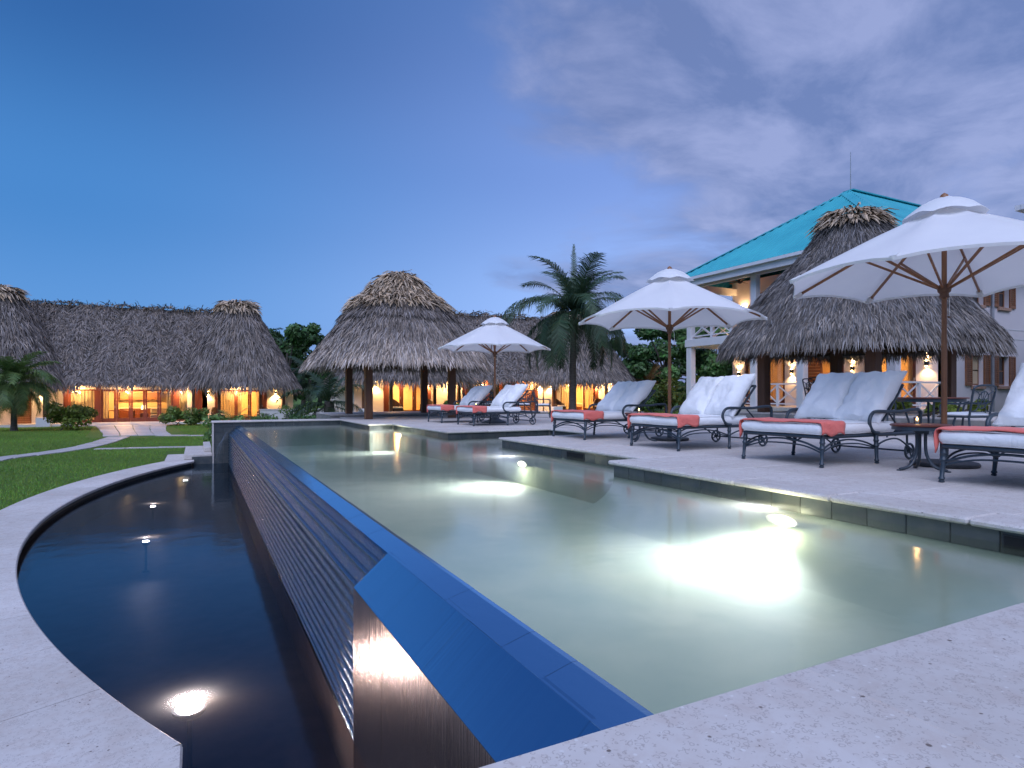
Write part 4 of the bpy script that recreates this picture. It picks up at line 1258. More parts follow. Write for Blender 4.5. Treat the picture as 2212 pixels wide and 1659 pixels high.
# furniture glimpsed through the glass
def interior_bits(vx, vy, vz, kind, label):
    if kind == 'dining':
        t = thing('dining_table', label, 'table', (vx, vy, vz))
        part('table_top', MB().box(-.9, .9, -.45, .45, .70, .75, .01), M['mahogany'], t)
        for sx_ in (-1, 1):
            for sy_ in (-1, 1): part('leg', MB().box(sx_ * .8 - .04, sx_ * .8 + .04, sy_ * .36 - .04, sy_ * .36 + .04, 0, .699), M['mahogany'], t)
    if kind == 'sideboard':
        t = thing('sideboard', label, 'sideboard', (vx, vy, vz))
        part('cabinet', MB().box(-1.3, 1.3, -.3, .3, .0, .85, .01), M['mahogany'], t)
        part('counter', MB().box(-1.35, 1.35, -.33, .33, .852, .90, .01), M['white'], t)
        part('wall_shelf', MB().box(-1.3, 1.3, .05, .3, 1.5, 2.05, .01), M['teak_h'], t)
    if kind == 'lamp':
        t = thing('table_lamp', label, 'lamp', (vx, vy, vz))
        part('lamp_table', MB().box(-.25, .25, -.25, .25, 0, .55, .02), M['mahogany'], t)
        part('lamp_stem', MB().lathe([(.09, .552), (.10, .58), (.03, .62), (.03, .85)], 12), M['brick'], t, True)
        part('lamp_shade', MB().lathe([(.20, .82), (.14, 1.12)], 16), M['shade'], t, True)
    if kind == 'sofa':
        t = thing('sofa', label, 'sofa', (vx, vy, vz))
        part('seat', MB().box(-.8, .8, -.4, .4, .1, .45, .05), M['cream_fabric'], t)
        part('backrest', MB().box(-.8, .8, .25, .5, .452, .9, .06), M['cream_fabric'], t)
    if kind == 'bed':
        t = thing('bed', label, 'bed', (vx, vy, vz))
        part('bed_base', MB().box(-1.0, 1.0, -.9, .9, 0, .3, .02), M['mahogany'], t)
        part('mattress', MB().box(-1.0, 1.0, -.9, .9, .302, .6, .06), M['cream_fabric'], t)
        part('headboard', MB().box(-1.0, 1.0, .92, 1.0, 0, 1.3, .02), M['louver'], t)
interior_bits(-4.9, 52.6, -1.046, 'dining', 'dark dining table seen through the left villa glass doors')
interior_bits(-3.8, 54.0, -1.046, 'sideboard', 'kitchen counter with wooden shelf inside the left villa')
interior_bits(-2.2, 51.6, -1.046, 'sofa', 'cream sofa just inside the left villa doors')
interior_bits(-3.4, 51.9, -1.046, 'lamp', 'small lit lamp inside the left villa doors')
interior_bits(18.3, 40.4, -.416, 'dining', 'dining table inside the villa behind the palm shelter')
interior_bits(25.6, 40.2, -.416, 'bed', 'pale bed seen through the open villa doorway behind the palm')
interior_bits(24.3, 39.4, -.416, 'lamp', 'bedside lamp glowing in the open villa doorway')
for (x, y, z, lab, pw) in ((0.75, 50.0, .95, 'lit lamp on the cream wall beside the curtained bay of left villa', 40), (5.35, 50.0, 1.0, 'bright lamp on the last wall panel at the end of left villa', 110),
                           (-9.1, 50.0, .95, 'wall lamp half behind the palm fronds on left villa', 50)):
    wall_lamp((x, y - .0, z), (0, -1), lab, pw * 2.2, updown=False)
for (x, lab, pw) in ((9.95, 'wall lamp at the villa corner behind the shelter posts', 64), (13.4, 'wall lamp beside the double doors behind the shelter', 76), (15.6, 'wall lamp at the start of the villa middle wing', 16),
                     (21.75, 'wall lamp beside the louvred shutters behind the white umbrella', 57), (22.6, 'wall lamp next to the open bedroom doorway', 57), (26.6, 'wall lamp on the right wall panel near the villa corner', 83)):
    wall_lamp((x, 38.0, 1.52), (0, -1), lab, pw * 2.2, updown=False)
for (x, lab) in ((-7.1, 'hanging porch lamp before the long curtain of left villa'), (-4.3, 'hanging porch lamp over the glass doors of left villa'), (-1.0, 'hanging porch lamp where left villa meets its end roof'), (2.6, 'hanging porch lamp over the end pavilion doors of left villa'), (-11.5, 'hanging porch lamp behind the bushy palm of left villa')):
    porch_lamp((x, 49.45, 1.05), lab, 90)
for (x, lab) in ((11.2, 'hanging porch lamp behind the open shelter posts'), (14.6, 'hanging porch lamp right of the shelter doors'), (17.6, 'hanging porch lamp before the villa middle wing'), (20.6, 'hanging porch lamp before the louvred wing behind umbrella'), (24.6, 'hanging porch lamp over the bedroom doorway'), (27.6, 'hanging porch lamp at the villa corner')):
    porch_lamp((x, 37.45, 1.62), lab, 90)
for (x, y, z, rz, lab) in ((1.35, 49.2, -1.05, R(35), 'wicker armchair behind the first porch pier of left villa'), (4.4, 49.2, -1.05, R(-25), 'wicker armchair under the bright wall lamp of left villa'), (-12.2, 49.1, -1.05, R(20), 'wicker armchair with pale cushion beside the left garden palm'),
                           (11.0, 37.2, -.42, R(15), 'wicker armchair with patterned cushion behind the shelter post'), (13.0, 37.2, -.42, R(-30), 'wicker armchair behind the low white planter near the shelter'),
                           (22.9, 37.2, -.42, R(15), 'wicker armchair left of the open bedroom doorway'), (26.3, 37.2, -.42, R(-30), 'wicker armchair right of the coconut palm trunk')):
    wicker_chair((x, y, z), rz, lab)

# ================================================================== PALM SHELTERS
A = thing('palm_shelter', 'open thatched shelter on wooden posts at the far end of pool', 'shelter', (6.65, 22.1, 0))
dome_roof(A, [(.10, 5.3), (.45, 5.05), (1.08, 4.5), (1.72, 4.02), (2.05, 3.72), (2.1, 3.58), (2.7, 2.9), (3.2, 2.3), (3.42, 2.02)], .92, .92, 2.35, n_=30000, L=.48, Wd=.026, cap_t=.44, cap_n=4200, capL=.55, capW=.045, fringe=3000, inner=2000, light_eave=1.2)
for (x, y, z) in ((5.15, 20.6, 0), (8.15, 20.6, 0), (5.15, 23.6, .1), (8.15, 23.6, .1)):
    part('post', MB().box(x - 6.65 - .12, x - 6.65 + .12, y - 22.1 - .12, y - 22.1 + .12, z + .003, 3.0, .012), M['post'], A)
for (a, b) in (((5.15, 20.6), (8.15, 20.6)), ((5.15, 23.6), (8.15, 23.6)), ((5.15, 20.6), (5.15, 23.6)), ((8.15, 20.6), (8.15, 23.6))):
    part('beam', MB().bar((a[0] - 6.65, a[1] - 22.1, 2.35), (b[0] - 6.65, b[1] - 22.1, 2.35), .12, .2), M['post'], A)
B = thing('palm_shelter', 'large thatched shelter with tall pointed roof before the turquoise roofed house', 'shelter', (16.05, 10.73, .33))
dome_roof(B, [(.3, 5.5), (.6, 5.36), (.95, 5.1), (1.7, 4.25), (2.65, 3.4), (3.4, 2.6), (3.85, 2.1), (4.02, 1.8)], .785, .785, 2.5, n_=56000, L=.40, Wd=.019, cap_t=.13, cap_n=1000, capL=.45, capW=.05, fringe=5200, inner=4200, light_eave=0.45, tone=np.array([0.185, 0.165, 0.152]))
for sx_ in (-1, 1):
    for sy_ in (-1, 1):
        part('post', MB().box(sx_ * 1.6 - .13, sx_ * 1.6 + .13, sy_ * 1.6 - .13, sy_ * 1.6 + .13, .002, 2.9, .012), M['post'], B)
    part('beam', MB().bar((sx_ * 1.6, -1.6, 2.1), (sx_ * 1.6, 1.6, 2.1), .12, .2), M['post'], B)
    part('beam', MB().bar((-1.6, sx_ * 1.6, 1.88), (1.6, sx_ * 1.6, 1.88), .12, .2), M['post'], B)
terrace = ob('terrace', MB().box(13.9, 20.2, 4.2, 12.8, -1.5, .30).mesh('terrace', M['deck_core']), kind='structure')
lay(13.9, 20.2, 4.2, 12.8, 1.05, 1.0, ztop=.33, th=.035, parent=terrace, mat=M['stone'])
part('step', MB().box(13.62, 13.895, 4.2, 12.8, -1.2, .165, .012), M['stone'], terrace)

# ================================================================== HOUSE
Hs = thing('two_storey_house', 'two storey white house with turquoise hipped metal roof and verandas', 'house', (0, 0, .33))
hz = 0.0; f2 = 2.75; ev = 5.72
part('veranda_floor', MB().box(20.21, 23.3, 12.0, 21.9, -.6, .0, .01), M['stone'], Hs)
part('upper_floor', MB().box(20.30, 23.3, 12.05, 21.75, f2 + .02, f2 + .22), M['white'], Hs)
# beams at the slab edge
part('beam', MB().box(20.28, 20.62, 12.0, 21.8, f2 - .05, f2 + .30, .01), M['white'], Hs)
part('beam', MB().box(20.62, 23.3, 21.46, 21.78, f2 - .06, f2 + .29, .01), M['white'], Hs)
for y in (21.6, 17.9, 15.7, 12.25):
    part('column', MB().box(20.32, 20.62, y - .15, y + .15, 0, f2 - .052, .012), M['white'], Hs)
    part('column', MB().box(20.33, 20.61, y - .14, y + .14, f2 + .302, ev, .012), M['white'], Hs)
part('column_base', MB().box(20.27, 20.67, 21.40, 21.80, .001, .2, .012), M['white'], Hs)
XH = Matrix(((0, 1, 0, 23.3), (-1, 0, 0, 21.75), (0, 0, 1, 0), (0, 0, 0, 1)))    # u runs along -y, w runs along +x
facade(Hs, XH, [(0, .75, 'wall'), (.75, 3.0, 'door'), (3.0, 3.8, 'wall'), (3.8, 4.8, 'louver'), (4.8, 5.25, 'open'), (5.25, 5.8, 'door'), (5.8, 6.65, 'wall'), (6.65, 8.6, 'door_curtain'), (8.6, 9.35, 'wall')], 0, 2.3, f2, M['stucco'], M['mahogany'], .3)
facade(Hs, Matrix.Translation((0, 0, 0)) @ XH, [(0, 1.15, 'wall'), (1.15, 2.9, 'louver'), (2.9, 9.35, 'wall')], f2 + .3, 2.2, ev + .2, M['stucco'], M['mahogany'], .3)
room(Hs, XH, .7, 9.2, .32, 3.5, 0, 2.6, 60, lamps=[(5.0, 1.6, 2.2, 180)])
# side wall facing the camera, with window openings
wins = [(25.45, 26.25), (27.3, 28.1)]
zs = [(.85, 1.97), (3.87, 5.02)]
ysd = 12.4
def wall_with_holes(x0, x1, z0, z1, holes, y0, y1, name='wall'):
    xs_ = sorted({x0, x1} | {h[0] for h in holes} | {h[1] for h in holes}); zz = sorted({z0, z1} | {h[2] for h in holes} | {h[3] for h in holes})
    m = MB(); vs = {}
    for a, b in zip(xs_[:-1], xs_[1:]):
        for c, d_ in zip(zz[:-1], zz[1:]):
            mx, mz = (a + b) / 2, (c + d_) / 2
            if any(h[0] < mx < h[1] and h[2] < mz < h[3] for h in holes): continue
            m.add([(a, y0, c), (b, y0, c), (b, y0, d_), (a, y0, d_)], [(0, 1, 2, 3)])
    for h in holes:
        a, b, c, d_ = h
        m.add([(a, y0, c), (b, y0, c), (b, y0, d_), (a, y0, d_), (a, y1, c), (b, y1, c), (b, y1, d_), (a, y1, d_)], [(0, 4, 5, 1), (1, 5, 6, 2), (2, 6, 7, 3), (3, 7, 4, 0)])
    bm_me = m.mesh(name, M['stucco'], fixn=False)
    return ob(name, bm_me, Hs)
holes = [(a, b, c, d_) for (a, b) in wins for (c, d_) in zs]
wall_with_holes(23.3, 41, -.6, ev + .2, holes, ysd, ysd + .35)
part('wall', MB().box(23.6, 41, 21.3, 21.6, -.6, ev + .2), M['stucco'], Hs)
part('wall', MB().box(40.8, 41, 12.5, 21.2, -.6, ev + .2), M['stucco'], Hs)
part('string_course', MB().box(23.35, 41, ysd - .012, ysd - .001, 2.66, 2.69), M['white'], Hs)
part('string_course', MB().box(23.35, 41, ysd - .012, ysd - .001, 3.02, 3.05), M['white'], Hs)
for (a, b) in wins:
    for (c, d_) in zs:
        w_ = part('window', MB().box(a, a + .06, ysd + .14, ysd + .20, c, d_).box(b - .06, b, ysd + .14, ysd + .20, c, d_).box(a + .06, b - .06, ysd + .14, ysd + .20, d_ - .06, d_).box(a + .06, b - .06, ysd + .14, ysd + .20, c, c + .06).box(a + .06, b - .06, ysd + .15, ysd + .19, (c + d_) / 2 - .02, (c + d_) / 2 + .02), M['teak'], Hs)
        part('pane', MB().box(a + .06, b - .06, ysd + .168, ysd + .174, (c + d_) / 2 + .02, d_ - .06), M['dark_glass'], w_)
        part('pane', MB().box(a + .06, b - .06, ysd + .158, ysd + .164, c + .06, (c + d_) / 2 - .02), M['dark_glass'], w_)
        I2 = Matrix.Identity(4)
        louver_parts(Hs, a - .44, a - .01, ysd - .055, c - .02, d_ + .02, I2, M['louver'], .045, .06, 14)
        louver_parts(Hs, b + .01, b + .44, ysd - .055, c - .02, d_ + .02, I2, M['louver'], .045, .06, 14)
        for k in range(6):
            part('brick', MB().box(a - .05 + k * (b - a + .1) / 6 + .006, a - .05 + (k + 1) * (b - a + .1) / 6 - .006, ysd - .09, ysd - .001, c - .14, c - .022, .006), M['brick'], Hs)
part('downpipe', MB().tube([(26.78, ysd - .08, -.4), (26.78, ysd - .08, ev)], .05, 10), M['metal_grey'], Hs, True)
# railings with crossed bars
def railing(p0, p1, z0, n_, inset=.16):
    p0 = Vector((*p0, 0)); p1 = Vector((*p1, 0)); d_ = (p1 - p0).normalized(); a = p0 + d_ * inset; b = p1 - d_ * inset
    up = Vector((0, 0, 1))
    part('top_rail', MB().bar(a + up * (z0 + .92), b + up * (z0 + .92), .09, .06), M['white'], Hs)
    part('bottom_rail', MB().bar(a + up * (z0 + .14), b + up * (z0 + .14), .07, .05), M['white'], Hs)
    for k in range(n_):
        q0 = a.lerp(b, k / n_); q1 = a.lerp(b, (k + 1) / n_)
        off = Vector((-d_.y, d_.x, 0)) * .012
        part('cross_bar', MB().bar(q0 + up * (z0 + .17) + off, q1 + up * (z0 + .885) + off, .02, .055), M['white'], Hs)
        part('cross_bar', MB().bar(q0 + up * (z0 + .885) - off, q1 + up * (z0 + .17) - off, .02, .055), M['white'], Hs)
        if k: part('baluster', MB().box(q0.x - .045, q0.x + .045, q0.y - .045, q0.y + .045, z0 + .03, z0 + .889), M['white'], Hs)
for z in (0.0, f2 + .3):
    railing((20.47, 21.6), (20.47, 17.9), z, 3)
    railing((20.47, 15.7), (20.47, 12.25), z, 3)
    railing((20.47, 21.6), (23.3, 21.6), z, 2)
    railing((20.47, 17.9), (20.47, 15.7), z, 2)
    railing((20.47, 12.25), (23.3, 12.25), z, 2)
# roof: hip with corrugated sheet
ex0, ey0, ey1 = 19.75, 11.65, 22.25; rise = 3.55
pk = Vector((ex0 + 5.3, (ey0 + ey1) / 2, ev + rise)); rend = Vector((41.5, (ey0 + ey1) / 2, ev + rise))
def corr(a, b, c, d_, n_, name='roof_sheet', h=.028):
    """corrugated quad: eave a-b, ridge d-c; pleats run from eave to ridge"""
    a, b, c, d_ = map(Vector, (a, b, c, d_)); nn_ = ((b - a).cross(d_ - a)).normalized()
    if nn_.z < 0: nn_ = -nn_
    vs = []; m = n_ * 4
    for i in range(m + 1):
        t_ = i / m; k = h if i % 4 in (1, 2) else 0
        vs.append(a.lerp(b, t_) + nn_ * k); vs.append(d_.lerp(c, t_) + nn_ * k * (.3 if (c - d_).length < .1 else 1))
    return vs, [(2 * i, 2 * i + 2, 2 * i + 3, 2 * i + 1) for i in range(m)]
def sheet(poly_fn, n_, name='roof_sheet'):
    m = MB(); vs = []; 
    for i in range(n_ * 4 + 1):
        p, q, nn_ = poly_fn(i / (n_ * 4)); k = .085 if i % 4 in (1, 2) else 0
        vs.append(p + nn_ * k); vs.append(q + nn_ * k)
    me_ = m.add(vs, [(2 * i, 2 * i + 2, 2 * i + 3, 2 * i + 1) for i in range(n_ * 4)]).mesh(name, M['roof_metal'], fixn=False)
    return ob(name, me_, Hs)
cA = Vector((ex0, ey1, ev)); cB = Vector((ex0, ey0, ev))
nH = Vector((-rise, 0, 5.3)).normalized(); nS = Vector((0, -rise, 5.3)).normalized()
def hipend(t_):
    y = ey1 + (ey0 - ey1) * t_; k = 1 - abs(t_ - .5) * 2
    return Vector((ex0, y, ev)), Vector((ex0 + 5.3 * k, y, ev + rise * k)), nH
sheet(hipend, 44)
def side_s(t_):
    x = ex0 + (41.5 - ex0) * t_; k = min(1, (x - ex0) / 5.3)
    return Vector((x, ey0, ev)), Vector((x, ey0 + 5.3 * k, ev + rise * k)), nS
sheet(side_s, 88)
def side_n(t_):
    x = ex0 + (41.5 - ex0) * t_; k = min(1, (x - ex0) / 5.3)
    return Vector((x, ey1, ev)), Vector((x, ey1 - 5.3 * k, ev + rise * k)), Vector((0, rise, 5.3)).normalized()
sheet(side_n, 60)
rc = part('ridge_cap', MB().bar(pk + Vector((0, 0, .05)), rend + Vector((0, 0, .05)), .5, .05), M['roof_metal'], Hs)
def hipcap(c):
    d_ = (pk - c).normalized()
    s = Vector((d_.y, -d_.x, 0)).normalized() * .30; u = Vector((0, 0, .06))
    return MB().add([c + u, c + s - u * .8, pk + s - u * .8, pk + u, c - s - u * .8, pk - s - u * .8], [(0, 1, 2, 3), (0, 3, 5, 4)])
part('hip_cap', hipcap(cB + Vector((0, 0, .06))), M['roof_metal'], Hs)
part('hip_cap', hipcap(cA + Vector((0, 0, .06))), M['roof_metal'], Hs)
part('gutter', MB().bar((ex0 - .06, ey0 - .05, ev - .02), (ex0 - .06, ey1 + .05, ev - .02), .13, .12), M['white'], Hs)
part('gutter', MB().bar((ex0 - .12, ey0 - .06, ev - .021), (41.5, ey0 - .06, ev - .021), .13, .12), M['white'], Hs)
part('fascia', MB().box(ex0 + .02, ex0 + .06, ey0 + .02, ey1 - .02, ev - .34, ev - .06), M['white'], Hs)
part('fascia', MB().box(ex0 + .061, 41.5, ey0 + .02, ey0 + .06, ev - .34, ev - .06), M['white'], Hs)
# sloping veranda ceiling of boards
nb = 14
for k in range(nb):
    a = ex0 + .08 + (23.28 - ex0 - .08) * k / nb; b = ex0 + .08 + (23.28 - ex0 - .08) * (k + 1) / nb - .006
    za = ev - .12 + (a - ex0) * .2; zb = ev - .12 + (b - ex0) * .2
    part('ceiling_board', MB().add([(a, ey0 + .1, za), (b, ey0 + .1, zb), (b, ey1 - .1, zb), (a, ey1 - .1, za), (a, ey0 + .1, za + .02), (b, ey0 + .1, zb + .02), (b, ey1 - .1, zb + .02), (a, ey1 - .1, za + .02)],
         [(0, 1, 2, 3), (4, 7, 6, 5), (0, 4, 5, 1), (1, 5, 6, 2), (2, 6, 7, 3), (3, 7, 4, 0)]), M['teak_h'], Hs)
part('beam', MB().box(20.36, 20.58, 12.1, 21.75, ev - .30, ev - .002), M['white'], Hs)
part('beam', MB().box(20.6, 23.3, 21.49, 21.71, ev - .42, ev - .1), M['white'], Hs)
part('ceiling', MB().box(20.64, 23.28, 12.06, 21.44, f2 - .02, f2 + .018), M['white'], Hs)
part('soffit', MB().box(23.32, 41, 21.62, 22.2, ev - .10, ev - .06), M['white'], Hs)
rod = thing('lightning_rod', 'thin lightning rod standing on the turquoise roof ridge', 'lightning rod', (25.3, 17.0, .33 + ev + rise - .12))
part('rod', MB().tube([(0, 0, 0), (0, 0, 1.9)], [.03, .012], 6), M['metal_grey'], rod)
part('rod_foot', MB().lathe([(.07, 0.0), (.05, .12), (.03, .14)], 8), M['metal_grey'], rod)
# house lamps
for (y, z, lab) in ((21.3, 1.83, 'wall lamp at the far end of the lower veranda'), (18.35, 1.85, 'wall lamp between the glass doors and the louvred shutter'), (15.55, 1.88, 'wall lamp behind the middle posts of the large shelter'), (12.75, 1.95, 'starry bright wall lamp at the near corner of the veranda')):
    wall_lamp((23.3, y, z), (-1, 0), lab, 36, 'lamps on the house veranda wall')
wall_lamp((23.3, 21.0, 4.75), (-1, 0), 'wall lamp on the upper veranda under the ceiling fan', 45, 'lamps on the house veranda wall')
fan = thing('ceiling_fan', 'dark ceiling fan under the upper veranda roof', 'fan', (21.9, 20.0, .33 + ev - .1))
part('fan_rod', MB().tube([(0, 0, .42), (0, 0, .1)], .015, 8), M['iron_dark'], fan)
part('fan_motor', MB().lathe([(0, .12), (.09, .1), (.12, .05), (.12, -.02), (.06, -.08), (0, -.1)], 14), M['iron_dark'], fan, True)
for k in range(5):
    a = k * 2 * math.pi / 5 + .3
    part('fan_blade', MB(Matrix.Rotation(a, 4, 'Z')).add([(.1, -.03, .0), (.62, -.075, -.015), (.62, .075, .015), (.1, .03, 0), (.1, -.03, .012), (.62, -.075, -.003), (.62, .075, .027), (.1, .03, .012)],
         [(0, 3, 2, 1), (4, 5, 6, 7), (0, 1, 5, 4), (1, 2, 6, 5), (2, 3, 7, 6), (3, 0, 4, 7)]), M['post'], fan)
# neighbouring house: only its eave corner shows
Nb = thing('neighbour_house', 'eave corner of the next house at the picture edge', 'house', (20.3, 3.6, .0))
part('wall', MB().box(1.0, 9, -4, 4.2, -.3, 6.0), M['stucco'], Nb)
part('gutter', MB().box(-.12, 9, 5.02, 5.16, 5.92, 6.06), M['white'], Nb)
part('gutter', MB().box(-.13, 0.0, -5, 5.01, 5.921, 6.061), M['white'], Nb)
part('fascia', MB().box(.04, .09, -5, 4.98, 5.66, 5.92), M['white'], Nb)
part('fascia', MB().box(.1, 9, 4.92, 4.97, 5.66, 5.92), M['white'], Nb)
part('roof_sheet', MB().add([(0, 5.05, 6.07), (0, -5, 6.07), (5, -.0, 9.2), (9, 5.05, 6.07), (9, 0, 9.2)], [(0, 1, 2), (0, 2, 4, 3)]), M['roof_metal'], Nb)
# ================================================================== FURNITURE
from mathutils import noise as mnoise
def rrect(lx, ly, r_, n_=5):
    pts = []
    r_ = max(0.002, min(r_, lx / 2 - .001, ly / 2 - .001))
    for (cx_, cy__, a0) in ((lx / 2 - r_, ly / 2 - r_, 0), (-lx / 2 + r_, ly / 2 - r_, 90), (-lx / 2 + r_, -ly / 2 + r_, 180), (lx / 2 - r_, -ly / 2 + r_, 270)):
        for k in range(n_ + 1):
            a = R(a0 + 90 * k / n_); pts.append((cx_ + r_ * math.cos(a), cy__ + r_ * math.sin(a)))
    # add points along straight runs
    out = []
    for i, p in enumerate(pts):
        q = pts[(i + 1) % len(pts)]; out.append(p)
        L = math.hypot(q[0] - p[0], q[1] - p[1]); k = int(L / 0.09)
        for j in range(1, k):
            out.append((p[0] + (q[0] - p[0]) * j / k, p[1] + (q[1] - p[1]) * j / k))
    return out
def cushion(lx, ly, th, rc=.05, puff=.03, wr=.012, freq=5, seed=0, side_bulge=.012, soft=.35):
    """upholstered pad lying on z=0, with rounded rim, swelling top and creases"""
    base = rrect(lx, ly, rc); m = MB(); n_ = len(base); vs = []
    mn = min(lx, ly) / 2
    rings = [(.05, .0, 0), (.012, .008, 0), (0, .03, .5), (0, th * .5, 1), (0, th - .03, .5), (.010, th - .008, 0), (.035, th + puff * .15, 0)]
    for f_ in (.15, .3, .5, .7, .88): rings.append((mn * f_, th + puff * (1 - (1 - f_) ** 2.2), 0))
    for (ins, z, b) in rings:
        fx = (lx / 2 - ins + side_bulge * b) / (lx / 2); fy = (ly / 2 - ins + side_bulge * b) / (ly / 2)
        for (x, y) in base:
            p = Vector((x * fx, y * fy, z))
            q = Vector((p.x * freq + seed * 7.1, p.y * freq * .8, z * 3 + seed))
            w_ = mnoise.noise(q) * wr + mnoise.noise(q * 2.7) * wr * .45
            if z > th * .6: p.z += w_
            else: p.x += w_ * .5 * (1 if x > 0 else -1); p.y += w_ * .5 * (1 if y > 0 else -1)
            vs.append(p)
    fs = [tuple(range(n_ - 1, -1, -1))]
    k = len(rings)
    for i in range(k - 1):
        for j in range(n_):
            j2 = (j + 1) % n_; fs.append((i * n_ + j, i * n_ + j2, (i + 1) * n_ + j2, (i + 1) * n_ + j))
    fs.append(tuple((k - 1) * n_ + j for j in range(n_)))
    return m.add(vs, fs)
def bez(pts, n_=8):
    """smooth curve through points"""
    P = [Vector(p) for p in pts]; out = []
    for i in range(len(P) - 1):
        p0 = P[max(0, i - 1)]; p1 = P[i]; p2 = P[i + 1]; p3 = P[min(len(P) - 1, i + 2)]
        for k in range(n_):
            t_ = k / n_
            out.append(.5 * ((2 * p1) + (p2 - p0) * t_ + (2 * p0 - 5 * p1 + 4 * p2 - p3) * t_ ** 2 + (-p0 + 3 * p1 - 3 * p2 + p3) * t_ ** 3))
    out.append(P[-1]); return out
def turned_leg(x, y, ztop, lean=(0, 0)):
    """cast-iron leg with collars"""
    prof = [(.012, 0), (.024, .004), (.026, .014), (.018, .022), (.028, .034), (.027, .044), (.019, .055), (.022, .15), (.024, .20), (.032, .208), (.032, .222), (.025, .23), (.025, .26), (.031, .268), (.031, .28), (.026, .29), (.027, ztop)]
    m = MB(); vs = []; n_ = 12
    for (r_, z) in prof:
        k = 1 - z / ztop
        for a in range(n_):
            an = 2 * math.pi * a / n_
            vs.append((x + lean[0] * k + r_ * math.cos(an), y + lean[1] * k + r_ * math.sin(an), z))
    fs = [tuple(range(n_ - 1, -1, -1)), tuple((len(prof) - 1) * n_ + a for a in range(n_))]
    for i in range(len(prof) - 1):
        for a in range(n_):
            a2 = (a + 1) % n_; fs.append((i * n_ + a, i * n_ + a2, (i + 1) * n_ + a2, (i + 1) * n_ + a))
    return m.add(vs, fs)
def pillow(lx, ly, th, seed):
    """stuffed back cushion: pinched corners, boxed edge, creases running from the seams"""
    nx, ny = 22, 18; vs = []; m = MB()
    def P(u, v, top):
        cu, cv = abs(u), abs(v)
        ear = 1 + .045 * (cu * cv) ** 3 - .035 * (1 - cv ** 2) * cu ** 6 - .035 * (1 - cu ** 2) * cv ** 6
        x = u * lx / 2 * ear; y = v * ly / 2 * ear
        prof = ((1 - cu ** 5) * (1 - cv ** 5)) ** .55
        edge = .022
        q = Vector((x * 6 + seed * 3.3, y * 6, seed * 1.7))
        cr = mnoise.noise(q) * .026 + mnoise.noise(q * 2.3) * .014 + abs(mnoise.noise(q * 1.3)) * -.02
        rad = math.sin((u * 7 + v * 9 + mnoise.noise(q) * 4)) * .010 * (cu ** 3 + cv ** 3)
        h = edge + (th / 2 - edge) * prof * (1 + .25 * mnoise.noise(Vector((u * 1.1 + seed, v * 1.1, 4)))) + (cr + rad) * (.3 + prof)
        sag = .03 * u * u
        return (x, y, th / 2 + (h if top else -h * .8) + sag * 0)
    for top in (0, 1):
        for i in range(nx + 1):
            for j in range(ny + 1): vs.append(P(-1 + 2 * i / nx, -1 + 2 * j / ny, top))
    fs = []; r_ = ny + 1; o = (nx + 1) * r_
    for i in range(nx):
        for j in range(ny):
            a = i * r_ + j
            fs.append((a, a + 1, a + r_ + 1, a + r_)); fs.append((o + a, o + a + r_, o + a + r_ + 1, o + a + 1))
    for i in range(nx):
        for j in (0, ny):
            a = i * r_ + j; fs.append((a, a + r_, o + a + r_, o + a))
    for j in range(ny):
        for i in (0, nx):
            a = i * r_ + j; fs.append((a, a + 1, o + a + 1, o + a))
    return m.add(vs, fs)
WD = 1.14
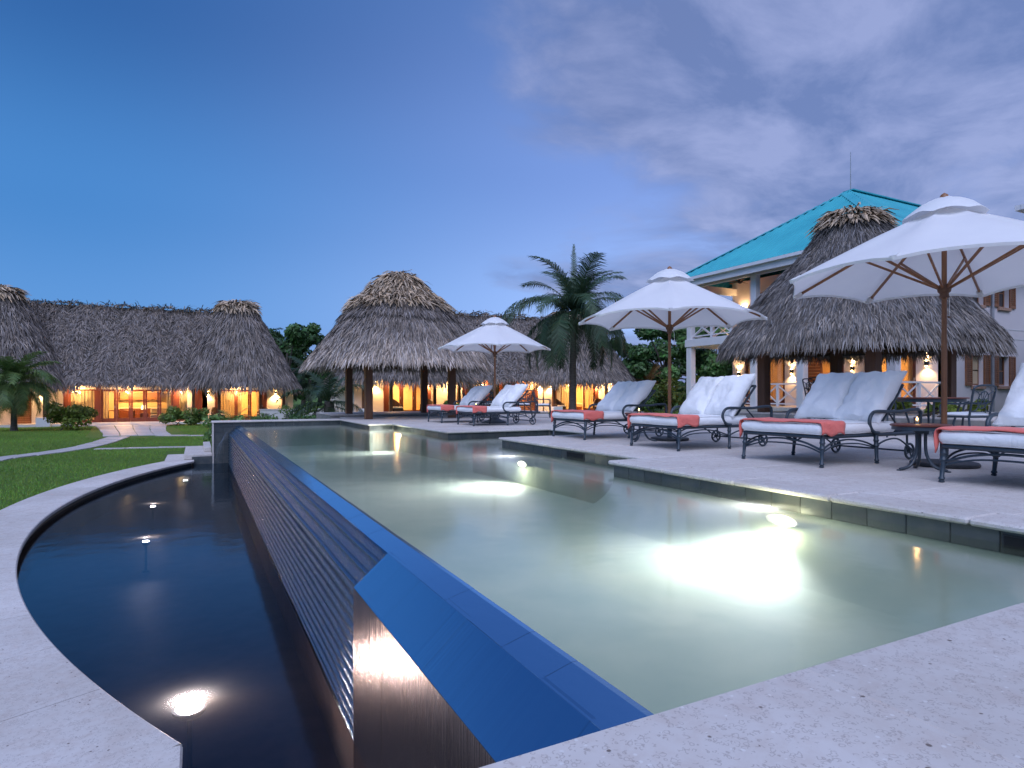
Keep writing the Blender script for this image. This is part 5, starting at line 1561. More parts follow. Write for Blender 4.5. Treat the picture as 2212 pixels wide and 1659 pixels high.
def make_lounger(seed, ang, label):
    t = thing('double_sun_lounger', label, 'sun lounger', (0, 0, 0), 0, 'double sun loungers along the pool deck')
    hw = WD / 2 - .03; fz = .34
    fr = part('frame', MB().tube(bez([(.03, -hw, fz), (.03, hw, fz)], 4), .022, 8).tube([(.03, -hw, fz), (2.0, -hw, fz)], .022, 8).tube([(.03, hw, fz), (2.0, hw, fz)], .022, 8).tube([(2.0, -hw, fz), (2.0, hw, fz)], .02, 8).tube([(1.02, -hw, fz), (1.02, hw, fz)], .018, 8), M['iron'], t, True)
    for k in range(9):
        x = .15 + k * .10
        part('slat', MB().box(x, x + .045, -hw + .02, hw - .02, fz + .012, fz + .020), M['iron'], fr)
    for s in (-1, 1):
        part('leg', turned_leg(.05, s * hw, fz - .01, (-.03, s * .01)), M['iron'], t, True)
        part('leg', turned_leg(1.02, s * (hw + .01), fz + .02, (-.02, s * .025)), M['iron'], t, True)
        part('stretcher', MB().tube(bez([(.05, s * hw, .20), (.22, s * hw, .27), (.5, s * hw, .30), (.78, s * hw, .27), (1.02, s * hw, .20)], 6), .011, 6), M['iron'], t, True)
        part('stretcher', MB().tube(bez([(.05, s * hw, .17), (.3, s * hw, .245), (.7, s * hw, .245), (1.0, s * hw, .19)], 6), .009, 6), M['iron'], t, True)
        part('stretcher', MB().tube(bez([(1.02, s * hw, .20), (1.25, s * hw, .27), (1.5, s * hw, .27), (1.78, s * hw, .13)], 6), .011, 6), M['iron'], t, True)
        y = s * (hw + .03)
        part('armrest', MB().tube(bez([(1.04, y, .36), (.95, y, .375), (.885, y, .43), (.865, y, .51), (.905, y, .585), (1.0, y, .62), (1.25, y, .615), (1.5, y, .615), (1.72, y, .635), (1.86, y, .635), (1.905, y, .60), (1.91, y, .5), (1.91, y, .35)], 6), .021, 10), M['iron'], t, True)
        # wheel with four spokes
        w_ = part('wheel', MB().tube([(1.80 + .092 * math.cos(a * math.pi / 12), s * .50, .108 + .092 * math.sin(a * math.pi / 12)) for a in range(24)], .015, 8, closed=True), M['iron'], t, True)
        for a in range(4):
            an = a * math.pi / 2 + .5
            part('spoke', MB().tube([(1.80, s * .50, .108), (1.80 + .085 * math.cos(an), s * .50, .108 + .085 * math.sin(an))], .009, 6), M['iron'], w_)
        part('hub', MB().lathe([(.024, -.022), (.03, -.016), (.03, .016), (.024, .022)], 10, c=(1.80, s * .50, .108), axis='y'), M['iron'], w_, True)
        part('wheel_fork', MB().tube([(1.80, s * .47, .108), (1.80, s * .47, fz)], .014, 8), M['iron'], t, True)
    part('stretcher', MB().tube(bez([(.04, -hw, .19), (.05, -.3, .27), (.05, 0, .30), (.05, .3, .27), (.04, hw, .19)], 6), .013, 6), M['iron'], t, True)
    part('stretcher', MB().tube(bez([(.04, -hw, .16), (.06, -.25, .235), (.06, .25, .235), (.04, hw, .16)], 6), .010, 6), M['iron'], t, True)
    part('axle', MB().tube([(1.80, -.5, .108), (1.80, .5, .108)], .011, 8), M['iron'], t, True)
    # reclining back
    bx, bz = 1.10, .365
    c, s_ = math.cos(ang), math.sin(ang); BL = .80
    def bp(a, y, up=0): return (bx + a * c - up * s_, y, bz + a * s_ + up * c)
    part('back_frame', MB().tube([bp(0, -hw + .04), bp(BL, -hw + .04)], .018, 8).tube([bp(0, hw - .04), bp(BL, hw - .04)], .018, 8).tube([bp(BL, -hw + .04), bp(BL, hw - .04)], .018, 8).tube([bp(BL * .5, -hw + .04), bp(BL * .5, hw - .04)], .014, 8), M['iron'], t, True)
    for k in range(7):
        y = -hw + .12 + k * (2 * hw - .24) / 6
        part('back_slat', MB().tube([bp(.02, y, -.004), bp(BL - .02, y, -.004)], .009, 6), M['iron'], t)
    for s in (-1, 1):
        part('back_strut', MB().tube([bp(BL * .62, s * .36, -.02), (1.86, s * .36, fz + .02)], .011, 6), M['iron'], t)
    # upholstery
    part('mattress', cushion(1.42, WD - .01, .125, .05, .018, .009, 6, seed), M['cushion'], t, True, loc=(.70, 0, fz + .022))
    mt = [o for o in t.children if o.name.startswith('mattress')][0]
    for zz in (.012, .128):
        part('piping', MB().tube([(x * .985, y * .978, zz + (.004 * math.sin(x * 9 + y * 7 + seed))) for (x, y) in rrect(1.42, WD - .01, .05)], .0055, 5, closed=True), M['cushion'], mt, True)
    for i, sgn in enumerate((-1, 1)):
        me = pillow(.80, WD / 2 + .015, .25, seed + 3 + i).mesh('back_cushion', M['cushion'], True)
        o = ob('back_cushion', me, t)
        o.rotation_euler = (R(rng.uniform(-3, 3)), -ang - R(rng.uniform(0, 5)), R(rng.uniform(-4, 4)))
        a = .385 + .06
        o.location = (bx + a * c - .03 * s_ + .03, sgn * (WD / 4 - .002), bz + a * s_ + .03 * c + rng.uniform(0, .02))
    return t
def make_towel(label, seed):
    t = ob('towel', None)
    tag(t, label, 'towel', 'coral towels laid over the lounger feet')
    return t
def towel_mesh(seed):
    r2 = random.Random(seed); hw = WD / 2 + .008; zt = .34 + .022 + .125 + .03; zb0 = .355
    m = MB(); nx = 10; vs = []; prof = []
    x0, x1 = -.022, r2.uniform(.36, .46)
    rows = []
    for i in range(nx + 1):
        x = x0 + (x1 - x0) * i / nx
        hL = .15 + .02 * math.sin(i * .9 + seed) ; hR = .16 + .02 * math.sin(i * 1.3 + seed * 2) + (.05 if i < 2 else 0)
        front = .014 * max(0, 1 - i / 1.2)
        path_ = []
        for k in range(5): path_.append((-hw - .004 - .006 * math.sin(k + i), zt - hL + (hL - .03) * k / 4))
        path_ += [(-hw + .008, zt - .008), (-hw + .035, zt)]
        for k in range(1, 12):
            y = -hw + .035 + (2 * hw - .07) * k / 12
            path_.append((y, zt + .006 * math.sin(y * 9 + seed + i * .6) + .004 * math.sin(y * 23 + i)))
        path_ += [(hw - .035, zt), (hw - .008, zt - .008)]
        for k in range(5): path_.append((hw + .004 + .006 * math.sin(k * 1.3 + i), zt - .03 - (hR - .03) * k / 4))
        rows.append([(x + .008 * math.sin(y * 6 + seed), y, z - front) for (y, z) in path_])
    n_ = len(rows[0])
    for r_ in rows: vs += r_
    fs = [(i * n_ + j, i * n_ + j + 1, (i + 1) * n_ + j + 1, (i + 1) * n_ + j) for i in range(nx) for j in range(n_ - 1)]
    me = m.add(vs, fs).mesh('towel', M['towel'], True)
    return me
lg = [((6.18, 2.72), 0, R(50), 'double lounger cut off at the picture edge beside the nearest candle table'),
      ((6.22, 5.09), 3, R(46), 'large double lounger with two white pillows beside the nearest umbrella pole'),
      ((6.20, 7.36), 6, R(48), 'double lounger with pillows leaning apart, second from the nearest umbrella'),
      ((6.25, 9.86), 9, R(42), 'double lounger standing at the corner of the pool inlet'),
      ((6.40, 15.22), 12, R(45), 'double lounger with wheels showing beside the farthest umbrella'),
      ((6.28, 17.28), 15, R(42), 'farthest double lounger nearest the open palm shelter')]
tl = ['coral towel on the lounger at the picture edge', 'coral towel on the lounger beside the nearest umbrella pole', 'coral towel on the lounger with pillows leaning apart', 'coral towel on the lounger at the pool inlet corner', 'coral towel on the lounger in front of the farthest umbrella', 'coral towel on the farthest lounger near the shelter']
for i, ((x, y), sd, an, lab) in enumerate(lg):
    L = make_lounger(sd, an, lab); L.location = (x, y, .001); L.rotation_euler[2] = R(rng.uniform(-1.2, 1.2))
    o = ob('towel', towel_mesh(sd + 1)); tag(o, tl[i], 'towel', 'coral towels laid over the lounger feet'); o.location = (x, y, .001); o.rotation_euler[2] = L.rotation_euler[2]
    md = o.modifiers.new('thickness', 'SOLIDIFY'); md.thickness = .010; md.offset = 0

# ------------------------------------------------------------------ umbrellas
def make_umbrella(label, loc, rz, rad=1.66, rim=2.17, apex=3.0, ornate=False, seed=0):
    t = thing('market_umbrella', label, 'umbrella', loc, rz, 'white market umbrellas between the loungers')
    part('pole', MB().tube([(0, 0, .05), (0, 0, 1.45)], .030, 14).tube([(0, 0, 1.45), (0, 0, apex + .02)], .027, 14), M['teak'], t, True)
    na, nr = 8 * 6, 10; vs = []; fs = []
    for j in range(nr + 1):
        f_ = .04 + .96 * j / nr
        for i in range(na):
            a = 2 * math.pi * i / na; k = (i % 6) / 6; q = math.sin(math.pi * k)          # 0 on a rib, 1 between ribs
            chord = math.cos(math.pi / 8) / math.cos(((a + math.pi / 8) % (math.pi / 4)) - math.pi / 8 if False else (a % (math.pi / 4)) - math.pi / 8)
            r_ = rad * f_ * (chord - .018 * q * f_ ** 4)
            z = apex - (apex - rim) * (f_ ** 1.06) - .035 * q * math.sin(math.pi * f_) + .045 * q * f_ ** 5 - (.02 * f_ ** 6 if q < .1 else 0)
            z += .006 * mnoise.noise(Vector((r_ * math.cos(a) * 3 + seed * 5, r_ * math.sin(a) * 3, seed)))
            vs.append((r_ * math.cos(a), r_ * math.sin(a), z))
    for j in range(nr):
        for i in range(na):
            i2 = (i + 1) % na; fs.append((j * na + i, j * na + i2, (j + 1) * na + i2, (j + 1) * na + i))
    can = part('canopy', MB().add(vs, fs), M['canopy'], t, True)
    # hem
    hem = MB(); rimv = [vs[nr * na + i] for i in range(na)]
    hv = rimv + [(p[0] * .994, p[1] * .994, p[2] - .03) for p in rimv]
    hem.add(hv, [(i, (i + 1) % na, na + (i + 1) % na, na + i) for i in range(na)])
    part('hem', hem, M['canopy'], can, True)
    # vent cap, scalloped
    vs = []; fs = []
    for j in range(7):
        f_ = j / 6
        for i in range(na):
            a = 2 * math.pi * i / na; q = math.sin(math.pi * ((i % 6) / 6))
            r_ = .045 + (.38) * f_ * (1 - .05 * q); z = apex + .09 - .23 * f_ ** 1.2 + .03 * math.sin(math.pi * f_) + (.03 * q * f_ ** 2 if True else 0)
            vs.append((r_ * math.cos(a), r_ * math.sin(a), z + .012 * mnoise.noise(Vector((a * 3, f_ * 4, seed + 2)))))
    for j in range(6):
        for i in range(na):
            i2 = (i + 1) % na; fs.append((j * na + i, j * na + i2, (j + 1) * na + i2, (j + 1) * na + i))
    part('vent', MB().add(vs, fs), M['canopy'], can, True)
    part('finial', MB().lathe([(.03, apex + .06), (.055, apex + .075), (.05, apex + .10), (.035, apex + .13), (.0, apex + .155)], 14), M['teak'], t, True)
    hub_z = 2.03
    part('hub', MB().lathe([(.032, hub_z - .10), (.050, hub_z - .09), (.045, hub_z - .04), (.065, hub_z - .02), (.072, hub_z + .02), (.05, hub_z + .06), (.03, hub_z + .065)], 16), M['post'], t, True)
    part('top_hub', MB().lathe([(.03, apex - .13), (.06, apex - .12), (.06, apex - .05), (.03, apex - .04)], 14), M['post'], t, True)
    for k in range(8):
        a = k * math.pi / 4; ca, sa = math.cos(a), math.sin(a)
        def rp(f_): return Vector((ca * rad * f_, sa * rad * f_, apex - (apex - rim) * (f_ ** 1.06) - .035))
        part('rib', MB().bar((ca * .05, sa * .05, apex - .075), rp(.97), .02, .032), M['teak'], t)
        part('strut', MB().bar((ca * .055, sa * .055, hub_z + .02), rp(.52) - Vector((0, 0, .015)), .018, .028), M['teak'], t)
        part('rib_pocket', MB().bar(rp(.93), rp(.99) + Vector((0, 0, .004)), .06, .05), M['canopy'], can)
    part('cord', MB().tube([(.05, -.02, hub_z), (.09, -.03, hub_z - .1), (.09, -.03, hub_z - .30)], .004, 5), M['cushion'], t)
    part('cord_toggle', MB().tube([(.05, -.03, hub_z - .31), (.13, -.03, hub_z - .31)], .012, 6), M['post'], t)
    if ornate:
        part('base', MB().lathe([(.34, 0.001), (.345, .02), (.30, .05), (.22, .075), (.16, .11), (.10, .15), (.06, .20), (.045, .26), (.045, .33), (.033, .34)], 28), M['iron'], t, True)
    else:
        part('base', MB().lathe([(.33, .001), (.34, .012), (.34, .035), (.325, .048), (.045, .052)], 32), M['iron_dark'], t, True)
        part('base_socket', MB().lathe([(.043, .05), (.043, .42), (.034, .425)], 16), M['iron'], t, True)
    return t
make_umbrella('nearest white umbrella, largest in view, cut by the picture edge', (7.68, 4.02, .001), R(14), seed=1, rad=1.74)
make_umbrella('white umbrella in the middle, in front of the house corner', (7.62, 8.58, .001), R(4), seed=2)
make_umbrella('small looking far white umbrella in front of the open shelter', (7.76, 16.2, .001), R(24), seed=3, ornate=True)

# ------------------------------------------------------------------ side tables and candles
def side_table(loc, rz, label):
    t = thing('side_table', label, 'side table', loc, rz, 'round side tables between the loungers')
    part('table_top', MB().lathe([(.0, .478), (.28, .478), (.288, .484), (.288, .496), (.28, .502), (0, .502)], 36), M['mahogany'], t, True)
    part('apron', MB().lathe([(.262, .44), (.272, .44), (.272, .477), (.262, .477), (.262, .44)], 36), M['iron'], t, True)
    part('collar', MB().lathe([(.03, .40), (.06, .41), (.09, .44), (.2, .477)], 16), M['iron'], t, True)
    for k in range(3):
        a = k * 2 * math.pi / 3 + .5; ca, sa = math.cos(a), math.sin(a)
        part('leg', MB().tube(bez([(ca * .05, sa * .05, .44), (ca * .045, sa * .045, .30), (ca * .06, sa * .06, .16), (ca * .13, sa * .13, .05), (ca * .25, sa * .25, .012)], 7), .017, 8), M['iron'], t, True)
        part('foot', MB().lathe([(.022, .001), (.024, .006), (.018, .014)], 10, c=(ca * .26, sa * .26, 0)), M['iron'], t, True)
    return t
def candle(loc, label, power=0.45):
    t = thing('candle_glass', label, 'candle', loc, 0, 'candle glasses on the side tables')
    part('glass_cup', MB().lathe([(.028, 0.0), (.032, .004), (.034, .075), (.031, .075), (.029, .012), (0, .010)], 18), M['glass'], t, True)
    part('candle_wax', MB().lathe([(.026, .012), (.026, .034), (0, .036)], 14), M['wax'], t, True)
    part('flame', MB().lathe([(0, .036), (.009, .046), (.010, .055), (.005, .068), (0, .078)], 10), M['flame'], t, True)
    lamp('candle_light', 'POINT', (0, 0, .10), power, (1.0, .55, .2), t, .02)
for (x, y, a, lab, cl) in ((7.0, 3.9, .2, 'round side table between the two nearest loungers', 'lit candle glass on the nearest side table'), (7.0, 8.62, 1.0, 'round side table half hidden behind the loungers at the middle umbrella', 'lit candle glass on the middle side table'), (7.22, 16.25, .6, 'round side table under the farthest umbrella', 'tiny lit candle on the farthest side table')):
    side_table((x, y, .001), a, lab); candle((x - .03, y + .02, .504), cl)

# ------------------------------------------------------------------ garden dining set
def iron_chair(loc, rz, label, group):
    """faces -y; back at +y"""
    t = thing('iron_garden_chair', label, 'chair', loc, rz, group)
    part('seat_frame', MB().tube([(-.25, -.25, .43), (.25, -.25, .43), (.23, .23, .43), (-.23, .23, .43)], .016, 8, closed=True), M['iron'], t, True)
    part('seat_cushion', cushion(.50, .50, .055, .07, .02, .005, 8, 3), M['cushion'], t, True, loc=(0, -.01, .44))
    for s in (-1, 1):
        part('leg', MB().tube(bez([(s * .25, -.25, .43), (s * .255, -.27, .25), (s * .26, -.25, .1), (s * .27, -.29, .005)], 5), [.018] * 15 + [.02], 8), M['iron'], t, True)
        part('leg', MB().tube(bez([(s * .235, .235, .43), (s * .235, .25, .25), (s * .24, .29, .1), (s * .25, .34, .005)], 5), .018, 8), M['iron'], t, True)
        part('armrest', MB().tube(bez([(s * .25, -.25, .43), (s * .275, -.27, .55), (s * .28, -.24, .645), (s * .28, -.1, .665), (s * .27, .12, .66), (s * .245, .25, .70)], 5), .017, 8), M['iron'], t, True)
    bk = part('back_frame', MB().tube(bez([(-.23, .235, .42), (-.235, .27, .62), (-.25, .32, .86), (-.22, .345, .96), (0, .36, .985), (.22, .345, .96), (.25, .32, .86), (.235, .27, .62), (.23, .235, .42)], 5), .018, 8), M['iron'], t, True)
    def bpnt(x, z): return (x, .235 + (z - .42) * .215, z)
    part('medallion', MB().tube([bpnt(.115 * math.cos(a * math.pi / 10), .73 + .15 * math.sin(a * math.pi / 10)) for a in range(20)], .010, 6, closed=True), M['iron'], bk, True)
    part('medallion_core', MB().tube([bpnt(.035 * math.cos(a * math.pi / 6), .70 + .04 * math.sin(a * math.pi / 6)) for a in range(12)], .011, 6, closed=True), M['iron'], bk, True)
    for k in range(10):
        a = k * math.pi / 5 + .3
        part('medallion_spoke', MB().tube([bpnt(.035 * math.cos(a), .70 + .04 * math.sin(a)), bpnt(.112 * math.cos(a), .73 + .146 * math.sin(a))], .007, 5), M['iron'], bk)
    for s in (-1, 1):
        part('back_scroll', MB().tube(bez([bpnt(s * .24, .90), bpnt(s * .15, .86), bpnt(s * .10, .82)], 5), .009, 6), M['iron'], bk)
        part('back_scroll', MB().tube(bez([bpnt(s * .235, .52), bpnt(s * .12, .55), bpnt(s * .08, .62)], 5), .009, 6), M['iron'], bk)
    part('back_rail', MB().tube([bpnt(-.235, .52), bpnt(.235, .52)], .010, 6), M['iron'], bk)
    return t
def dining(loc, r_, label, th=.77):
    t = thing('iron_table', label, 'table', loc)
    part('table_top', MB().lathe([(0, th - .025), (r_, th - .025), (r_ + .01, th - .012), (r_, th), (0, th)], 32), M['mahogany'], t, True)
    part('apron', MB().lathe([(r_ - .06, th - .09), (r_ - .045, th - .09), (r_ - .045, th - .026), (r_ - .06, th - .026), (r_ - .06, th - .09)], 32), M['iron'], t, True)
    for k in range(4):
        a = k * math.pi / 2 + .6; ca, sa = math.cos(a), math.sin(a)
        part('leg', MB().tube(bez([(ca * (r_ - .12), sa * (r_ - .12), th - .03), (ca * (r_ - .2), sa * (r_ - .2), .45), (ca * (r_ - .25), sa * (r_ - .25), .2), (ca * (r_ - .1), sa * (r_ - .1), .012)], 6), .02, 8), M['iron'], t, True)
dining((13.0, 7.05, .001), .62, 'round dark table behind the nearest lounger')
gd = 'iron chairs around the garden tables'
iron_chair((12.25, 6.05, .001), R(-42 + 180 + 30), 'dark iron chair with fan shaped back right of the nearest umbrella pole', gd)
iron_chair((12.05, 7.55, .001), R(110), 'iron chair partly hidden behind the nearest lounger pillows', gd)
dining((9.95, 20.0, .001), .6, 'round dark table behind the farthest loungers')
iron_chair((11.0, 19.0, .001), R(-125 + 180), 'iron chair standing apart, right of the farthest loungers', gd)
iron_chair((9.0, 20.7, .001), R(60), 'iron chair left of the far table, near the shelter post', gd)
iron_chair((9.9, 21.1, .001), R(0), 'iron chair behind the far table with its back to the villa', gd)
iron_chair((10.95, 20.5, .001), R(-90), 'iron chair right of the far table behind the umbrella pole', gd)
dining((17.0, 11.3, .331), .55, 'dark table on the terrace under the large shelter')
iron_chair((16.15, 11.65, .331), R(75), 'iron chair on the terrace, first of the pair under the large shelter', gd)
iron_chair((16.75, 12.3, .331), R(0), 'iron chair on the terrace behind the first of the pair', gd)
# ================================================================== PLANTS
def frond_arrays(L, up, droop, nl, ll, base_tone, lw=.035, curl=.5, seedv=0):
    """one feather-palm leaf along +x starting at the origin; returns verts, quads, tones"""
    V = []; F = []; C = []
    pts = []; ang = up
    n_ = 16; p = np.array([0.0, 0, 0]); pts.append(p.copy())
    for i in range(n_):
        t_ = (i + 1) / n_
        a = up - droop * t_ ** 1.25
        p = p + np.array([math.cos(a), 0, math.sin(a)]) * L / n_
        pts.append(p.copy())
    pts = np.array(pts)
    # rachis strip
    for i in range(n_ + 1):
        w_ = .028 * (1 - .85 * i / n_) * (L / 3)
        V += [pts[i] + [0, -w_, 0], pts[i] + [0, w_, 0], ]
        C += [base_tone * 1.25 * np.array([1.3, 1.1, .9])] * 2
    for i in range(n_): F.append((2 * i, 2 * i + 1, 2 * i + 3, 2 * i + 2))
    for k in range(nl):
        t_ = .10 + .9 * (k + nrng.uniform(0, .6)) / nl
        q = min(t_, .999) * n_; i = int(q); f_ = q - i
        b = pts[i] * (1 - f_) + pts[i + 1] * f_
        d_ = pts[i + 1] - pts[i]; d_ = d_ / np.linalg.norm(d_)
        for s in (-1, 1):
            l_ = ll * (math.sin(math.pi * (t_ * .86 + .10)) ** .6) * nrng.uniform(.6, 1.2)
            sp = .55 + .5 * (1 - t_)
            side = np.array([0, s, 0]) * sp + d_ * (1.0 - sp * .45) + np.array([0, 0, .15])
            side /= np.linalg.norm(side)
            mid = b + side * l_ * .5 + np.array([0, 0, -.10 * curl * l_])
            end = b + side * l_ * .86 + np.array([0, 0, -(.45 + nrng.uniform(0, .75)) * curl * l_])
            w_ = d_ * lw * .5
            o_ = len(V)
            V += [b - w_, b + w_, mid - w_ * .9, mid + w_ * .9, end]
            F += [(o_, o_ + 1, o_ + 3, o_ + 2), (o_ + 2, o_ + 3, o_ + 4, o_ + 4)]
            c = base_tone * nrng.uniform(.65, 1.35) * np.array([1 + nrng.uniform(-.1, .25), 1, 1 + nrng.uniform(-.15, .15)])
            C += [c] * 5
    return np.array(V), F, np.array(C)
def frond_mesh(name, *a, **k):
    V, F, C = frond_arrays(*a, **k)
    me = bpy.data.meshes.new(name)
    me.from_pydata([tuple(v) for v in V], [], [tuple(dict.fromkeys(f)) for f in F])
    at = me.color_attributes.new('tone', 'FLOAT_COLOR', 'POINT')
    c4 = np.ones((len(V), 4), dtype=np.float32); c4[:, :3] = C; at.data.foreach_set('color', c4.ravel())
    me.materials.append(M['leaf'])
    return me
def palm(name, label, loc, h, nf, L, tone, trunk_r=.13, up=(-.3, 1.35), group=None, lean=(0, 0), ll=.75, skirt=0, nl=46, lw=.045, droopk=1.9, seed=0, spear=False):
    t = thing(name, label, 'palm tree', loc, 0, group)
    r2 = random.Random(seed)
    pts = []; rs = []
    for i in range(13):
        k = i / 12
        pts.append((lean[0] * k * k, lean[1] * k * k, h * k)); rs.append(trunk_r * (1.35 - .5 * k + (.35 if i == 0 else 0)) * (1 + .04 * (i % 2)))
    part('trunk', MB().tube(pts, rs, 12), M['trunk'], t, True)
    top = pts[-1]
    metas = [frond_mesh('frond', L * .95, 1.25, droopk * .55, nl, ll, tone, lw, .3), frond_mesh('frond', L, .95, droopk * .85, nl, ll, tone * .95, lw, .55), frond_mesh('frond', L, .45, droopk * .95, nl, ll, tone * .85, lw, .8), frond_mesh('frond', L * .9, -.05, droopk * .75, nl, ll * .9, tone * np.array([1.0, .85, .8]), lw, .9)]
    ga = 2.39996
    for k in range(nf):
        q = k / nf
        mi = 0 if q < .22 else 1 if q < .5 else 2 if q < .8 else 3
        o = ob('frond', metas[mi], t)
        o.location = (top[0], top[1], top[2] - .02 - .25 * q)
        o.rotation_euler = (R(r2.uniform(-14, 14)), R(r2.uniform(-8, 8)) , k * ga + r2.uniform(-.2, .2))
        s = r2.uniform(.85, 1.1); o.scale = (s, s, s)
    if spear:
        o = ob('frond', frond_mesh('frond', L * .9, 1.5, .12, nl, ll * .35, tone, lw * .8, .05), t); o.location = top
        o.rotation_euler = (0, 0, 1.0)
    return t
G1 = np.array([.045, .085, .042]); G2 = np.array([.075, .125, .036]); G3 = np.array([.14, .18, .04])
palm('coconut_palm', 'tall coconut palm standing before the middle villa', (15.3, 23.7, -.08), 4.6, 36, 3.7, G1 * 1.1, .13, lean=(.1, .05), ll=1.05, nl=76, lw=.042, droopk=2.3, seed=5, spear=True)
palm('garden_palm', 'bushy green palm at the picture edge before the left villa', (-9.0, 42.8, -1.2), 2.7, 50, 2.6, G2 * 1.5, .12, ll=.8, nl=60, lw=.038, droopk=2.3, seed=8)
palm('garden_palm', 'thick trunked young palm between the two villas', (5.75, 30.7, -1.0), 1.5, 16, 2.8, G1 * .9, .26, ll=.7, nl=44, lw=.05, droopk=1.9, seed=11)
palm('garden_palm', 'thin distant palm rising behind the shelter roof', (5.1, 60.0, -1.1), 6.6, 14, 2.6, G1, .12, ll=.8, nl=34, lw=.07, droopk=2.1, seed=14)
palm('garden_palm', 'small feathery palm in the shrubs behind the far pool wall', (2.35, 28.2, -1.2), .55, 10, 1.2, G2, .06, ll=.4, nl=26, lw=.03, droopk=1.6, seed=17)
palm('garden_palm', 'low yellow green palm among the shrubs behind the pool wall', (1.4, 29.5, -1.2), .8, 9, 1.1, G3, .05, ll=.4, nl=24, lw=.03, droopk=1.5, seed=19)
palm('golden_palm', 'golden brown fan of palm leaves beside the middle villa roof', (29.5, 35.5, -.3), 2.2, 12, 1.9, np.array([.17, .10, .035]), .08, ll=.5, nl=34, lw=.045, droopk=1.0, seed=23)
palm('golden_palm', 'bright green bushy palm beside the middle villa corner', (29.2, 33.0, -.3), 1.3, 14, 1.7, G3, .08, ll=.5, nl=34, lw=.045, droopk=1.4, seed=29)
palm('garden_palm', 'dark drooping palm behind the left villa end roof', (8.2, 52.0, -1.1), 3.2, 16, 3.0, G1 * .8, .14, ll=.8, nl=36, lw=.07, droopk=2.2, seed=31)

def leaf_cloud(centers, radii, n_, size, tone, up=.35, var=.4):
    """leaf quads on the skins of many clumps"""
    centers = np.array(centers); radii = np.array(radii)
    w_ = radii ** 2; w_ = w_ / w_.sum()
    idx = nrng.choice(len(centers), n_, p=w_)
    d_ = nrng.normal(0, 1, (n_, 3)); d_ /= np.linalg.norm(d_, axis=1, keepdims=True)
    rr = radii[idx] * nrng.uniform(.45, 1.08, n_) ** .6
    P = centers[idx] + d_ * rr[:, None] * np.array([1, 1, .8])
    nrm = d_ + nrng.normal(0, .6, (n_, 3)) + np.array([0, 0, up]); nrm /= np.linalg.norm(nrm, axis=1, keepdims=True)
    a = np.cross(nrm, nrng.normal(0, 1, (n_, 3))); a /= np.linalg.norm(a, axis=1, keepdims=True) + 1e-9
    b = np.cross(nrm, a)
    s = (size * nrng.uniform(.6, 1.4, n_))[:, None]
    V = np.stack([P - a * s * .55, P + b * s * .28, P + a * s * .6, P - b * s * .28], 1)
    F = np.arange(n_ * 4).reshape(n_, 4)
    c = tone[None] * (nrng.uniform(1 - var, 1 + var, n_))[:, None] * (1 + nrng.normal(0, .10, (n_, 3)))
    cl = nrng.uniform(.72, 1.28, len(centers))[idx]
    c = np.clip(c * cl[:, None], .004, 1)
    return V.reshape(-1, 3), F, np.repeat(c, 4, 0)
def tree(name, label, loc, h, rx, ry, n_, size, tone, clumps=16, seed=0, group=None, low=.3):
    t = thing(name, label, 'tree', loc, 0, group); r2 = random.Random(seed)
    m = MB().tube(bez([(0, 0, -.1), (.1, 0, h * .2), (-.05, .1, h * .4), (.05, 0, h * .62)], 5), [.035 * h * (1 - .045 * i) for i in range(16)], 9)
    part('trunk', m, M['bark'], t, True)
    cs = []; rs = []
    for k in range(clumps):
        a = r2.uniform(0, 6.28); q = math.sqrt(r2.uniform(0, 1)); zz = low * h + (1 - low) * h * r2.uniform(.05, .92)
        f_ = math.sin(math.pi * min(1, max(.12, (zz / h - low * .6) / (1.08 - low * .6)))) ** .6
        cs.append((math.cos(a) * q * rx * f_, math.sin(a) * q * ry * f_, zz)); rs.append(r2.uniform(.16, .30) * min(rx, h) * .9)
        if k < 7:
            part('limb', MB().tube(bez([(0, 0, h * .35), (cs[-1][0] * .5, cs[-1][1] * .5, (h * .4 + zz) / 2), cs[-1]], 4), [.014 * h * (1 - .09 * i) for i in range(9)], 6), M['bark'], t, True)
    V, F, C = leaf_cloud(cs, rs, n_, size, tone)
    V[:, 2] = np.maximum(V[:, 2], .02)
    ob('crown', fast_mesh('crown', V, F, M['leaf'], C), t, kind='stuff')
    return t
def shrub(name, label, loc, w_, d_, h, n_, size, tone, seed=0, group=None, clumps=10):
    t = thing(name, label, 'shrub', loc, 0, group); r2 = random.Random(seed)
    cs = []; rs = []
    for k in range(clumps):
        cs.append((r2.uniform(-.40, .40) * w_, r2.uniform(-.4, .4) * d_, h * r2.uniform(.25, .78))); rs.append(min(w_, d_, h) * r2.uniform(.22, .34))
    for k in range(5):
        part('stem', MB().tube([(r2.uniform(-.2, .2) * w_, r2.uniform(-.2, .2) * d_, 0), (cs[k][0], cs[k][1], cs[k][2])], [.03, .012], 6), M['bark'], t)
    V, F, C = leaf_cloud(cs, rs, n_, size, tone)
    V[:, 2] = np.abs(V[:, 2]) + .01
    ob('foliage', fast_mesh('foliage', V, F, M['leaf'], C), t, kind='stuff')
    return t
YG = np.array([.14, .18, .026]); DG = np.array([.062, .125, .038]); MG = np.array([.10, .175, .042])
gz = lambda x, y: float(ground_h(x, y)) - .02
p = pix(138, 931, -1.2); shrub('clipped_shrub', 'yellow green rounded shrub left of the villa steps', (p[0], p[1] + .9, -1.2), 3.0, 1.6, 1.65, 3800, .15, YG, 3, 'shrubs flanking the villa steps', 14)
p = pix(402, 920, -1.2); shrub('clipped_shrub', 'dark green rounded shrub right of the villa steps', (p[0], p[1] + .9, -1.2), 3.1, 1.6, 1.25, 3600, .15, MG * np.array([1.2, 1.05, .9]), 5, 'shrubs flanking the villa steps', 14)
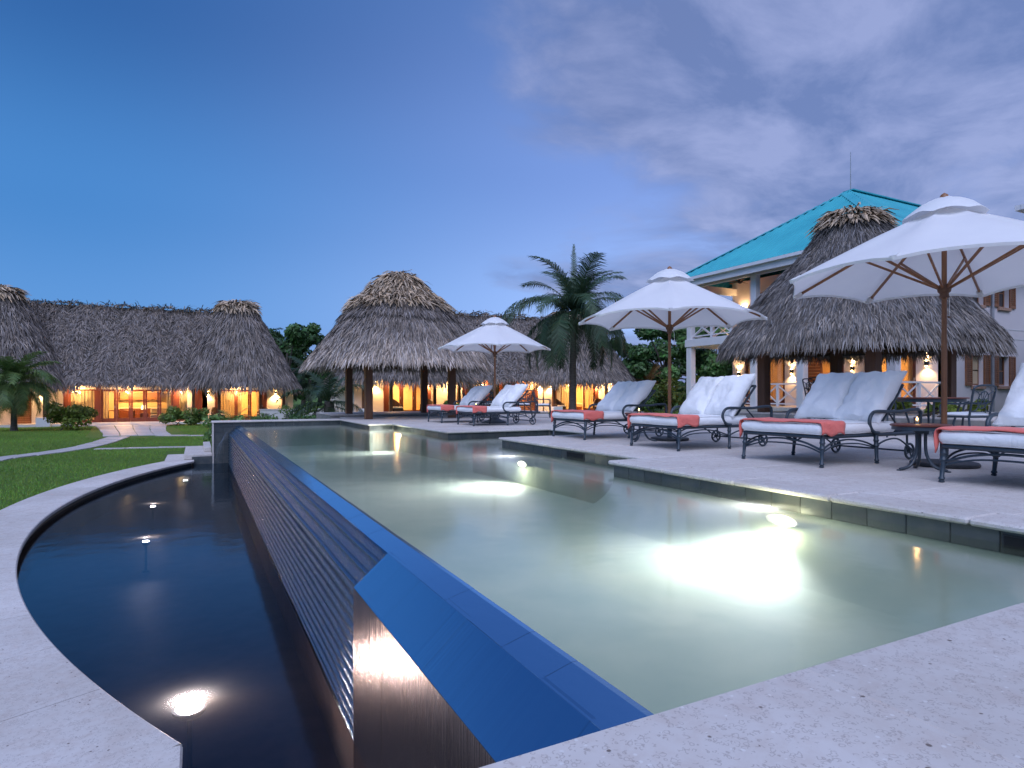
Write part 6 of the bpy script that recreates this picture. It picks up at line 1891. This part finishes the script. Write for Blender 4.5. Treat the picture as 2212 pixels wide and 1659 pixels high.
sb = 'garden shrubs behind the far pool wall'
for i, (x, y, w_, h, tn, lab) in enumerate(((1.0, 26.2, 1.6, 1.35, MG * 1.5, 'light green leafy shrub behind the left end of far pool wall'), (2.6, 26.6, 1.7, 1.30, MG * 1.3, 'light green shrub behind the middle of far pool wall'),
        (3.9, 27.0, 1.3, 1.2, DG * 1.5, 'darker shrub beside the thick trunked young palm'), (4.6, 33.0, 1.8, 1.9, MG, 'leafy shrub growing behind the thick palm trunk'))):
    shrub('garden_shrub', lab, (x, y, gz(x, y)), w_, 1.2, h, 1500, .11, tn, 20 + i, sb)
shrub('broadleaf_plant', 'low broad leaved plant beside the white planter of the middle villa', (13.95, 36.0, gz(13.9, 36)), 1.7, 1.0, .95, 900, .22, DG * 1.6, 33)
shrub('broadleaf_plant', 'low dark plant beside the wall lamp near middle villa corner', (27.5, 35.6, gz(27.5, 35.6)), 1.6, 1.0, .9, 900, .22, DG * 1.6, 35)
for i, (px_, d_, w_, h, tn, lab) in enumerate(((1462, 30.0, 2.6, 2.0, YG * .8, 'tall yellow green shrub between the middle umbrella and house column'), (1400, 31.0, 2.4, 1.2, MG, 'green shrub behind the lounger pillows at the inlet'), (1545, 32.5, 2.4, 1.6, MG * 1.1, 'green shrub behind the far veranda railing'))):
    l_ = (px_ - 1106) / 1325 * d_; x = .4571 * d_ + .8894 * l_; y = .8894 * d_ - .4571 * l_
    shrub('garden_shrub', lab, (x, y, gz(x, y)), w_, 1.6, h, 2200, .14, tn, 40 + i, 'shrubs on the lawn before the trees')
shrub('garden_shrub', 'small shrub against the house wall under the lower windows', (28.0, 11.6, 0), 1.3, .9, 1.5, 900, .12, MG, 50)
shrub('garden_shrub', 'leafy planting on the terrace edge behind the round table', (14.6, 8.0, .335), 1.2, 2.4, .42, 900, .16, YG * .9, 52)
tg = 'trees behind the gardens'
def far(px_, d_):
    l_ = (px_ - 1106) / 1325 * d_; return (.4571 * d_ + .8894 * l_, .8894 * d_ - .4571 * l_)
for i, (px_, d_, h, rx, tn, n_, sz, lab) in enumerate((
        (1440, 46, 7.2, 3.6, DG * 1.25, 9000, .30, 'dark broadleaf tree behind the middle umbrella pole'),
        (1390, 52, 7.0, 4.0, DG, 7000, .34, 'shadowy broadleaf tree behind the middle villa corner'),
        (1530, 44, 6.2, 3.4, DG * 1.4 + np.array([.012, .008, 0]), 8000, .30, 'olive green tree seen through the far veranda end'),
        (1590, 50, 7.5, 4.0, DG, 6000, .34, 'dark tree behind the house veranda column'),
        (620, 62, 9.3, 4.4, DG * 1.1, 7000, .38, 'rounded dark tree behind the left villa end roof'),
        (690, 66, 8.0, 4.6, DG * .9, 6000, .42, 'low dark tree between the villa roofs'),
        (735, 58, 6.4, 3.8, DG, 5000, .36, 'dark tree behind the thick trunked palm'),
        (655, 74, 8.6, 4.8, DG * .8, 4000, .45, 'farthest dark tree near the left villa roof edge'))):
    x, y = far(px_, d_)
    tree('broadleaf_tree', lab, (x, y, gz(x, y)), h, rx, rx, n_, sz, tn, 20, 60 + i, tg, low=.12)
# low pale garden wall between the villas
gw = thing('garden_wall', 'low pale garden wall between the villas behind the shrubs', 'wall', (5.5, 47.0, -1.1))
part('wall_panel', MB().box(-1.5, 7.0, -.1, .1, -.3, .85, .02), M['far_wall'], gw)
part('wall_cap', MB().box(-1.55, 7.05, -.14, .14, .852, .90, .01), M['far_wall'], gw)
